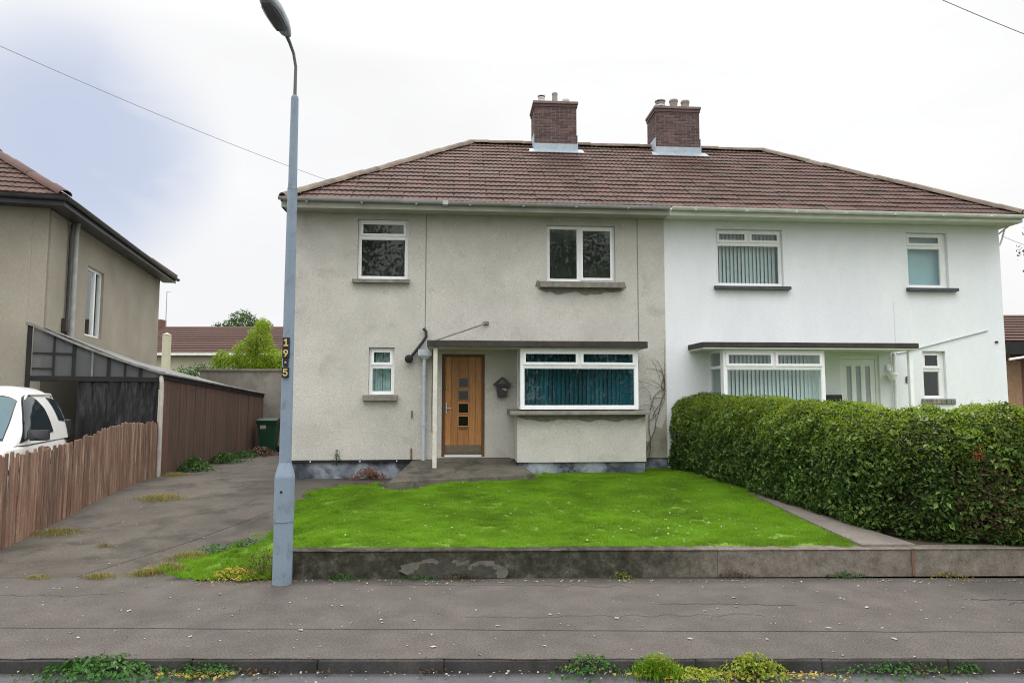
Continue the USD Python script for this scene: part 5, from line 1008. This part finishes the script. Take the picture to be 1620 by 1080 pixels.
# ------------------------------------------------------------------ hedge
hd = Thing('privet_hedge', 'long clipped privet hedge with yellow-green top between the two front gardens', 'hedge', at=(4.3, 8.0, .28))
hd.shift = np.array([4.3, 8.0, .28])
HP = np.array([(3.84, 14.0), (4.06, 13.2), (4.30, 11.6), (4.46, 10.0), (4.62, 9.0), (4.72, 8.4), (4.92, 8.08), (5.35, 7.98), (6.1, 7.98), (7.2, 8.02), (9.5, 8.05)])
_aa = np.linspace(0, np.pi, 400); _ex = -np.sign(np.cos(np.pi - _aa)) * np.abs(np.cos(_aa)) ** .50 * .5; _ez = np.sin(_aa) ** .50 * 1.42
_ln = np.r_[0, np.cumsum(np.hypot(np.diff(_ex), np.diff(_ez)))]; _qs, _qa = _ln / _ln[-1], _aa / np.pi
def path_pt(t):
    d = np.r_[0, np.cumsum(np.linalg.norm(np.diff(HP, axis=0), axis=1))]; t = np.asarray(t) * d[-1]
    x_, y_ = np.interp(t, d, HP[:, 0]), np.interp(t, d, HP[:, 1]); e = .15
    dx, dy = np.interp(t + e, d, HP[:, 0]) - np.interp(t - e, d, HP[:, 0]), np.interp(t + e, d, HP[:, 1]) - np.interp(t - e, d, HP[:, 1]); l_ = np.hypot(dx, dy); return x_, y_, dx / l_, dy / l_
def hedge_surface(t, q, inset=0.0):
    """q in 0..1: from the foot of the left/front side over the top to the far side."""
    x_, y_, tx, ty = path_pt(t); a = np.pi * (1 - np.interp(q, _qs, _qa)); e = .50
    cw, sw = np.sign(np.cos(a)) * np.abs(np.cos(a)) ** e, np.abs(np.sin(a)) ** e
    far = sstep(.45, .0, t); hwid = .50 + .17 * far + .03 * np.sin(t * 40) - inset; H_ = 1.40 + .05 * np.sin(t * 33) + .03 * np.sin(t * 71) - inset
    z0 = .27 + .17 * np.clip((y_ - 7.4) / 5.6, 0, 1)
    nx, ny = ty, -tx     # right of travel; the lawn side is on the right when walking towards the road
    px = x_ - nx * cw * hwid * (.99 + .03 * sw); py = y_ - ny * cw * hwid * (.99 + .03 * sw)
    return np.stack([px, py, z0 + sw * H_], -1), np.stack([-nx * cw, -ny * cw, .25 + sw * np.abs(np.sin(a)) * 1.2 - .2], -1)
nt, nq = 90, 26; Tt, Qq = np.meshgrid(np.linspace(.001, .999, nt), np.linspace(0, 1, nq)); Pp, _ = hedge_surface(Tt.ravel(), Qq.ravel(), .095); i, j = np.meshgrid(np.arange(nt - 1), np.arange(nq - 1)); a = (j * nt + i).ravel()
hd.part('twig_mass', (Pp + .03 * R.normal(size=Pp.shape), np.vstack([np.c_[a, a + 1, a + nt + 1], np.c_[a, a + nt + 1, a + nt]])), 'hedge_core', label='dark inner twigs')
hr = np.random.default_rng(9)
def hedge_leaves(n, qlo, qhi, size, m, name, spread=.9, depth=.09, tlo=0.0, thi=1.0, aspect=.55, filt=None, label=None, shoot=0.0):
    t_ = hr.uniform(tlo, thi, n); q_ = hr.uniform(qlo, qhi, n); P_, N_ = hedge_surface(t_, q_, 0.0); lump = meshkit.fbm(P_ * 3.1, 3) - .5; N_ /= np.linalg.norm(N_, axis=1, keepdims=True) + 1e-9
    P_ = P_ + N_ * (lump * .17 + (meshkit.fbm(P_ * 7.3, 2, seed=5) - .5) * .09 - np.abs(hr.normal(0, depth, n)) + .05)[:, None]
    if shoot: P_[:, 2] += np.abs(hr.normal(0, shoot, n)) * (hr.random(n) < .35)
    if filt is not None: k = filt(P_); P_, N_ = P_[k], N_[k]
    hd.part(name, leaves(P_, N_ + hr.normal(size=P_.shape) * spread, hr.uniform(.45, 1.55, len(P_)) * size, aspect=aspect, rng=hr), m, kind='stuff', label=label)
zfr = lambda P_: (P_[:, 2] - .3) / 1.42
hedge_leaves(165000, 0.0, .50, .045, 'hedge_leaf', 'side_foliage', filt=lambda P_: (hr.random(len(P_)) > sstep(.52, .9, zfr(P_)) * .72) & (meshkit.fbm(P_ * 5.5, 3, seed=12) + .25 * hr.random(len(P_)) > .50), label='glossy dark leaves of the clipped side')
hedge_leaves(80000, .22, .75, .032, 'hedge_top_leaf', 'top_foliage', depth=.05, aspect=.42, shoot=.018, filt=lambda P_: hr.random(len(P_)) < sstep(.40, .76, zfr(P_)), label='fresh yellow-green shoots on top, lightened for the light they catch')
hedge_leaves(9000, .62, 1.0, .05, 'hedge_leaf', 'far_side_foliage')
hedge_leaves(30000, .02, .33, .045, 'dead_leaf', 'dead_foliage', depth=.03, filt=lambda P_: (((P_[:, 0] - 5.25) / .36) ** 2 + ((P_[:, 2] - .72) / .5) ** 2 < 1 + 1.2 * (hr.random(len(P_)) - .6)) & (P_[:, 1] < 8.0), label='brown dead patch of twigs and leaves')
hedge_leaves(6000, .02, .36, .062, 'pale_hedge_leaf', 'pale_foliage', depth=.02, label='scattered paler leaves')
fp = np.array([5.05, 7.43, 1.27]); c_ = fp + hr.normal(size=(34, 3)) * [.04, .02, .035]; hd.part('red_flower', leaves(c_, hr.normal(size=c_.shape) + [0, -1, .3], .026, rng=hr), 'red_petal')
tw = Thing('bare_twig', 'bare upright twig sticking up out of the hedge before the white wall', 'twig', at=(8.35, 9.6, 1.4)); tw.part('stem', tube([(0, 0, -.3), (.01, 0, .2), (-.02, 0, .55)], [.014, .011, .006], 6), 'dead_twig'); tw.part('shoot', tube([(.01, 0, .2), (.05, 0, .42)], [.006, .003], 5), 'dead_twig')

# ------------------------------------------------------------------ weeds, tufts, litter
def weed(name, label, cat_, at, n, rad, h, size, m, seed, kind_='leaf', rx=1.0, group=None, m2=None):
    rng = np.random.default_rng(seed); t_ = Thing(name, label, cat_, group, at=at); d = rng.normal(size=(n, 2)) * [rad * .45 * rx, rad * .35]; rr_ = np.hypot(d[:, 0] / rx, d[:, 1]) / rad
    hz = np.clip(1 - rr_ ** 1.5, .05, 1) * h
    if kind_ == 'leaf':
        z = hz * rng.uniform(.1, 1, n); C_ = np.c_[d, z]; t_.part('foliage', leaves(C_, np.c_[d / rad, np.ones(n) * .8] + rng.normal(size=(n, 3)) * .5, rng.uniform(.6, 1.4, n) * size, rng=rng), m, kind='stuff')
        for k in range(5): b_ = rng.normal(size=2) * rad * .2; t_.part('stem', tube([(b_[0] * .3, b_[1] * .3, -.01), (b_[0], b_[1], h * .4), (b_[0] * 1.6, b_[1] * 1.6, h * .8)], [.004, .003, .002], 5), 'weed_leaf')
    else: t_.part('blades', blades(np.c_[d, np.zeros(n)], hz * rng.uniform(.5, 1.1, n) + .01, size, rng=rng, lean=.9), m, kind='stuff')
    if m2: k = n // 8; C_ = np.c_[rng.normal(size=(k, 2)) * [rad * .36 * rx, rad * .28], np.zeros(k)]; C_[:, 2] = np.clip(1 - (np.hypot(C_[:, 0] / rx, C_[:, 1]) / rad) ** 1.5, .08, 1) * h * rng.uniform(.5, 1, k); t_.part('flowers', leaves(C_, rng.normal(size=(k, 3)) + [0, 0, 1.5], size * .6 if kind_ == 'leaf' else .016, aspect=.9, rng=rng), m2, kind='stuff')
G1 = 'weeds growing in the gutter against the kerb'
weed('weed_clump', 'broad leafy green weed clump against the kerb at the far left', 'weed', (-2.92, 5.0, -.075), 800, .38, .12, .042, 'weed_leaf', 1, rx=1.5, group=G1)
weed('weed_clump', 'small thin green weed in the gutter near the lamp post foot', 'weed', (-2.2, 5.06, -.075), 260, .22, .07, .03, 'weed_leaf', 2, rx=1.6, group=G1)
weed('weed_clump', 'straggly weed with tall thin shoots at the kerb, left of the grassy tuft', 'weed', (.56, 5.05, -.075), 330, .24, .13, .032, 'weed_leaf', 3, rx=1.2, group=G1, m2='dry_grass')
weed('grass_tuft', 'thick green grass tuft overhanging the kerb face', 'grass tuft', (1.04, 5.04, -.075), 900, .2, .15, .006, 'grass_blade', 4, 'blade', rx=1.2, group=G1, m2='yellow_leaf')
weed('weed_clump', 'lime green mounded weed with yellow flowers at the kerb', 'weed', (1.72, 5.02, -.075), 620, .22, .15, .032, 'lime_leaf', 5, rx=1.3, group=G1, m2='yellow_leaf')
weed('weed_clump', 'low yellow-flowered weed between the grass tuft and the lime green mound', 'weed', (1.32, 4.98, -.075), 240, .18, .05, .03, 'lime_leaf', 6, rx=1.4, group=G1, m2='yellow_leaf')
weed('weed_clump', 'low dark mossy weed strip along the kerb towards the right', 'weed', (2.75, 5.08, -.075), 380, .3, .08, .026, 'weed_leaf', 7, rx=1.8, group=G1)
weed('weed_clump', 'tiny weed at the kerb joint, furthest right', 'weed', (3.3, 5.1, -.075), 160, .13, .07, .026, 'weed_leaf', 8, group=G1)
G3 = 'ragged clumps along the lawn edge'
for k, (x_, y_, m_, lb_) in enumerate([(-3.55, 8.25, 'weed_leaf', 'clover clump at the tip of the lawn tongue beside the driveway'), (-3.72, 8.05, 'dry_grass', 'yellowed clump just outside the lawn tongue'), (-3.25, 8.5, 'weed_leaf', 'green clump on the upper edge of the lawn tongue'), (-3.75, 7.55, 'dry_grass', 'yellowed grass where the lawn tongue meets the pavement'), (-2.62, 7.33, 'dead_leaf', 'dark tangle of dead stems behind the lamp post foot'), (-2.9, 7.24, 'yellow_leaf', 'yellow leaves on the pavement edge left of the lamp post')]):
    weed('edge_clump', lb_, 'grass clump', (x_, y_, float(zdrive(x_, y_)) + .01), 420, .26, .12 if m_ != 'dead_leaf' else .30, .028 if m_ != 'dry_grass' else .006, m_, 80 + k, 'leaf' if m_ != 'dry_grass' else 'blade', rx=1.3, group=G3)
G2 = 'grass tufts along the driveway'
for k, (nm, lb_, x_, y_, n_, r_, h_, m_, rx_) in enumerate([
    ('grass_tuft', 'yellowing grass tuft on the driveway beside the fence', -5.7, 11.2, 700, .4, .13, 'dry_grass', 1.5), ('grass_tuft', 'low green grass strip at the foot of the timber fence', -6.05, 9.2, 600, .35, .09, 'dry_grass', 1.3),
    ('grass_tuft', 'brownish tuft at the mouth of the driveway', -4.33, 7.3, 260, .16, .07, 'dry_grass', 1.5), ('grass_tuft', 'green and yellow tuft beside the lawn tongue at the driveway mouth', -3.92, 7.42, 320, .16, .09, 'dry_grass', 1.3),
    ('grass_tuft', 'dry brown tuft near the left edge of the driveway mouth', -4.95, 7.28, 130, .12, .05, 'dry_grass', 1.4), ('grass_tuft', 'small curled brown tuft in the middle of the driveway', -5.05, 8.6, 100, .11, .05, 'dry_grass', 1.3)]):
    weed(nm, lb_, 'grass tuft', (x_, y_, float(zdrive(x_, y_)) + .004), n_, r_, h_, .006, m_, 20 + k, 'blade', rx=rx_, group=G2)
weed('leafy_weed', 'green leafy weeds at the foot of the brown boarded carport wall, nearest its corner pipe', 'weed', (-6.85, 14.8, .29), 700, .42, .34, .06, 'weed_leaf', 41)
weed('leafy_weed', 'green leafy weeds halfway along the brown boarded carport wall', 'weed', (-6.95, 16.6, .29), 600, .5, .28, .06, 'weed_leaf', 42)
weed('leafy_weed', 'trailing green weeds at the foot of the boarded carport wall, furthest from the corner pipe', 'weed', (-7.0, 17.9, .29), 420, .45, .2, .055, 'weed_leaf', 47)
weed('grass_tuft', 'low grass round the foot of the pale corner pipe', 'grass tuft', (-6.85, 13.9, .295), 420, .4, .10, .007, 'dry_grass', 48, 'blade', rx=1.2)
weed('leaf_heap', 'heap of brown and green dead leaves in front of the green bin', 'leaf heap', (-6.85, 18.6, .29), 700, .5, .26, .07, 'dead_leaf', 43, rx=1.3)
weed('dead_plant', 'rusty brown dead plant at the foot of the grey house wall', 'plant', tuple(hw(-2.78, -.2, .31)), 420, .3, .26, .045, 'rusty_leaf', 44, rx=1.3)
weed('wall_seedling', 'small dark seedling growing from the ledge at the grey house wall', 'plant', tuple(hw(-3.42, -.03, .56)), 90, .10, .36, .035, 'tree_leaf', 45)
for k, (x_, n_, rx_, m_) in enumerate([(-1.75, 260, 2.4, 'weed_leaf'), (-.55, 220, 2.6, 'dead_leaf'), (1.15, 120, 1.3, 'lime_leaf'), (2.35, 160, 2.4, 'dead_leaf'), (3.5, 220, 2.6, 'weed_leaf'), (4.6, 120, 1.8, 'yellow_leaf'), (-1.0, 200, 2.0, 'weed_leaf')]):
    lbls = ['moss and weeds at the foot of the dark wall near the lamp post', 'dead leaves at the foot of the wall by the broken render', 'single lime weed at the foot of the wall right of the broken render', 'dead leaves at the foot of the middle of the wall', 'weeds at the foot of the pale grey wall', 'yellow leaves at the foot of the wall below the hedge', 'green weeds at the foot of the wall left of the broken render']
    weed('wall_foot_weed', lbls[k], 'weed', (x_, 7.22 + .0177 * (x_ + 2.4) - .01, 0.002), n_, .12, .07, .022, m_, 50 + k, rx=rx_, group='weeds along the foot of the garden wall')
# fallen leaves: larger ones one by one, crumbs as one mass
fl = np.random.default_rng(77)
spots = [(.331, 6.1), (1.707, 6.19), (-1.72, 5.7), (-.12, 5.8), (-1.55, 6.35), (.9, 6.0), (2.6, 5.75), (-2.55, 5.55), (3.2, 6.3), (.25, 5.35), (-.6, 5.33), (1.4, 5.5), (-3.4, 6.2), (3.0, 5.5), (2.1, 6.6)]
lt_ = ['pale leaf lying alone on the pavement below the middle of the lawn', 'pale leaf on the pavement below the hedge edging', 'bright scrap lying on the pavement just right of the lamp post', 'small pale leaf on the pavement seam below the door', 'pale leaf midway across the pavement, next to the lamp post on its right', 'pale leaf on the pavement in front of the middle wall joint', 'pale leaf near the seam in front of the pale grey wall', 'pale leaf on the kerb side of the seam left of the lamp post foot',
       'pale leaf on the pavement in front of the rust streak', 'pale leaf on the kerb edge just left of the straggly weed', 'pale leaf on the kerb edge below the broken render', 'pale leaf between the grass tuft and the lime green mound, on the kerb side', 'pale leaf lying at the mouth of the driveway', 'pale leaf near the kerb in front of the hedge', 'pale leaf close under the pale grey wall near the long crack']
for k, (x_, y_) in enumerate(spots):
    c_ = np.array([[x_, y_, .006]]); m = leaves(c_, np.array([[fl.normal(0, .1), fl.normal(0, .1), 1]]), fl.uniform(.035, .065), aspect=.7, fold=.03, rng=fl)
    p_ = single('fallen_leaf', m, 'pale_litter', lt_[k], 'leaf', 'pale leaves fallen on the pavement')
yl_ = np.vstack([np.c_[fl.normal(m_, .16, 70), 5.02 - np.abs(fl.normal(0, .05, 70)), np.full(70, -.066)] for m_ in (1.15, 1.6, 2.0, -2.2)])
single('yellow_leaves', leaves(yl_, np.c_[fl.normal(0, .35, (len(yl_), 2)), np.ones(len(yl_))], fl.uniform(.018, .05, len(yl_)), aspect=.7, rng=fl), 'yellow_leaf', 'yellow and orange fallen leaves gathered in the gutter round the kerb weeds', 'fallen leaves', kind='stuff')
gd_ = np.c_[fl.uniform(-5, 5, 1500), 5.085 - np.abs(fl.normal(0, .035, 1500)), np.zeros(1500)]; gd_[:, 2] = -.078 + .03 * fl.random(1500) * np.exp(-(5.085 - gd_[:, 1]) / .03); gd_ = gd_[meshkit.fbm(np.c_[gd_[:, 0] * 1.3, np.zeros(1500), np.zeros(1500)], 3) > .46]
single('gutter_debris', leaves(gd_, np.c_[fl.normal(0, .4, (len(gd_), 2)), np.ones(len(gd_))], fl.uniform(.012, .04, len(gd_)), aspect=.6, rng=fl), 'dead_leaf', 'dark rotting leaf debris lying along the gutter below the kerb', 'leaf litter', kind='stuff')
n = 420; C_ = np.c_[fl.uniform(-6, 6, n), fl.uniform(4.3, 7.2, n), np.zeros(n)]; C_[:, 2] = np.where(C_[:, 1] > 5.1, .005, -.07); C_ = C_[(C_[:, 1] > 5.12) | (C_[:, 1] < 5.08)]
edge = np.c_[fl.uniform(-2.4, 6, 260), 7.2 - np.abs(fl.normal(0, .05, 260)), np.full(260, .006)]; ked = np.c_[fl.uniform(-5, 5, 160), 5.07 - np.abs(fl.normal(0, .06, 160)), np.full(160, -.07)]
dr = np.c_[fl.uniform(-6, -3.3, 110), fl.uniform(7.4, 14, 110), np.zeros(110)]; dr[:, 2] = zdrive(dr[:, 0], dr[:, 1]) + .012
C_ = np.vstack([C_, edge, ked, dr]); single('leaf_litter', leaves(C_, np.c_[fl.normal(0, .2, (len(C_), 2)), np.ones(len(C_))], fl.uniform(.01, .032, len(C_)), aspect=.7, rng=fl), 'pale_litter', 'crumbs of pale leaf litter strewn over pavement, gutter and driveway', 'leaf litter', kind='stuff')

# ------------------------------------------------------------------ overhead wires
def wire(label, P, sag, r=.005):
    P = [np.array(p, float) for p in P]; t_ = np.linspace(0, 1, 24); Q = [P[0] + (P[1] - P[0]) * a - np.array([0, 0, sag * 4 * a * (1 - a)]) for a in t_]; single('overhead_wire', tube(Q, r, 5), 'cable', label, 'wire', 'overhead wires')
wire('thin wire crossing the sky from the left edge to the grey house roof', [(-10.2, 4.6, 7.55), (-3.75, 14.3, 6.45)], .25)
wire('short thin wire across the top right corner of the sky', [(4.4, 8.0, 7.2), (9.5, 8.0, 5.2)], .15)
wire('short wire from the white house eaves off to the right', [(10.60, 14.48, 5.36), (14.5, 17.2, 5.45)], .08)
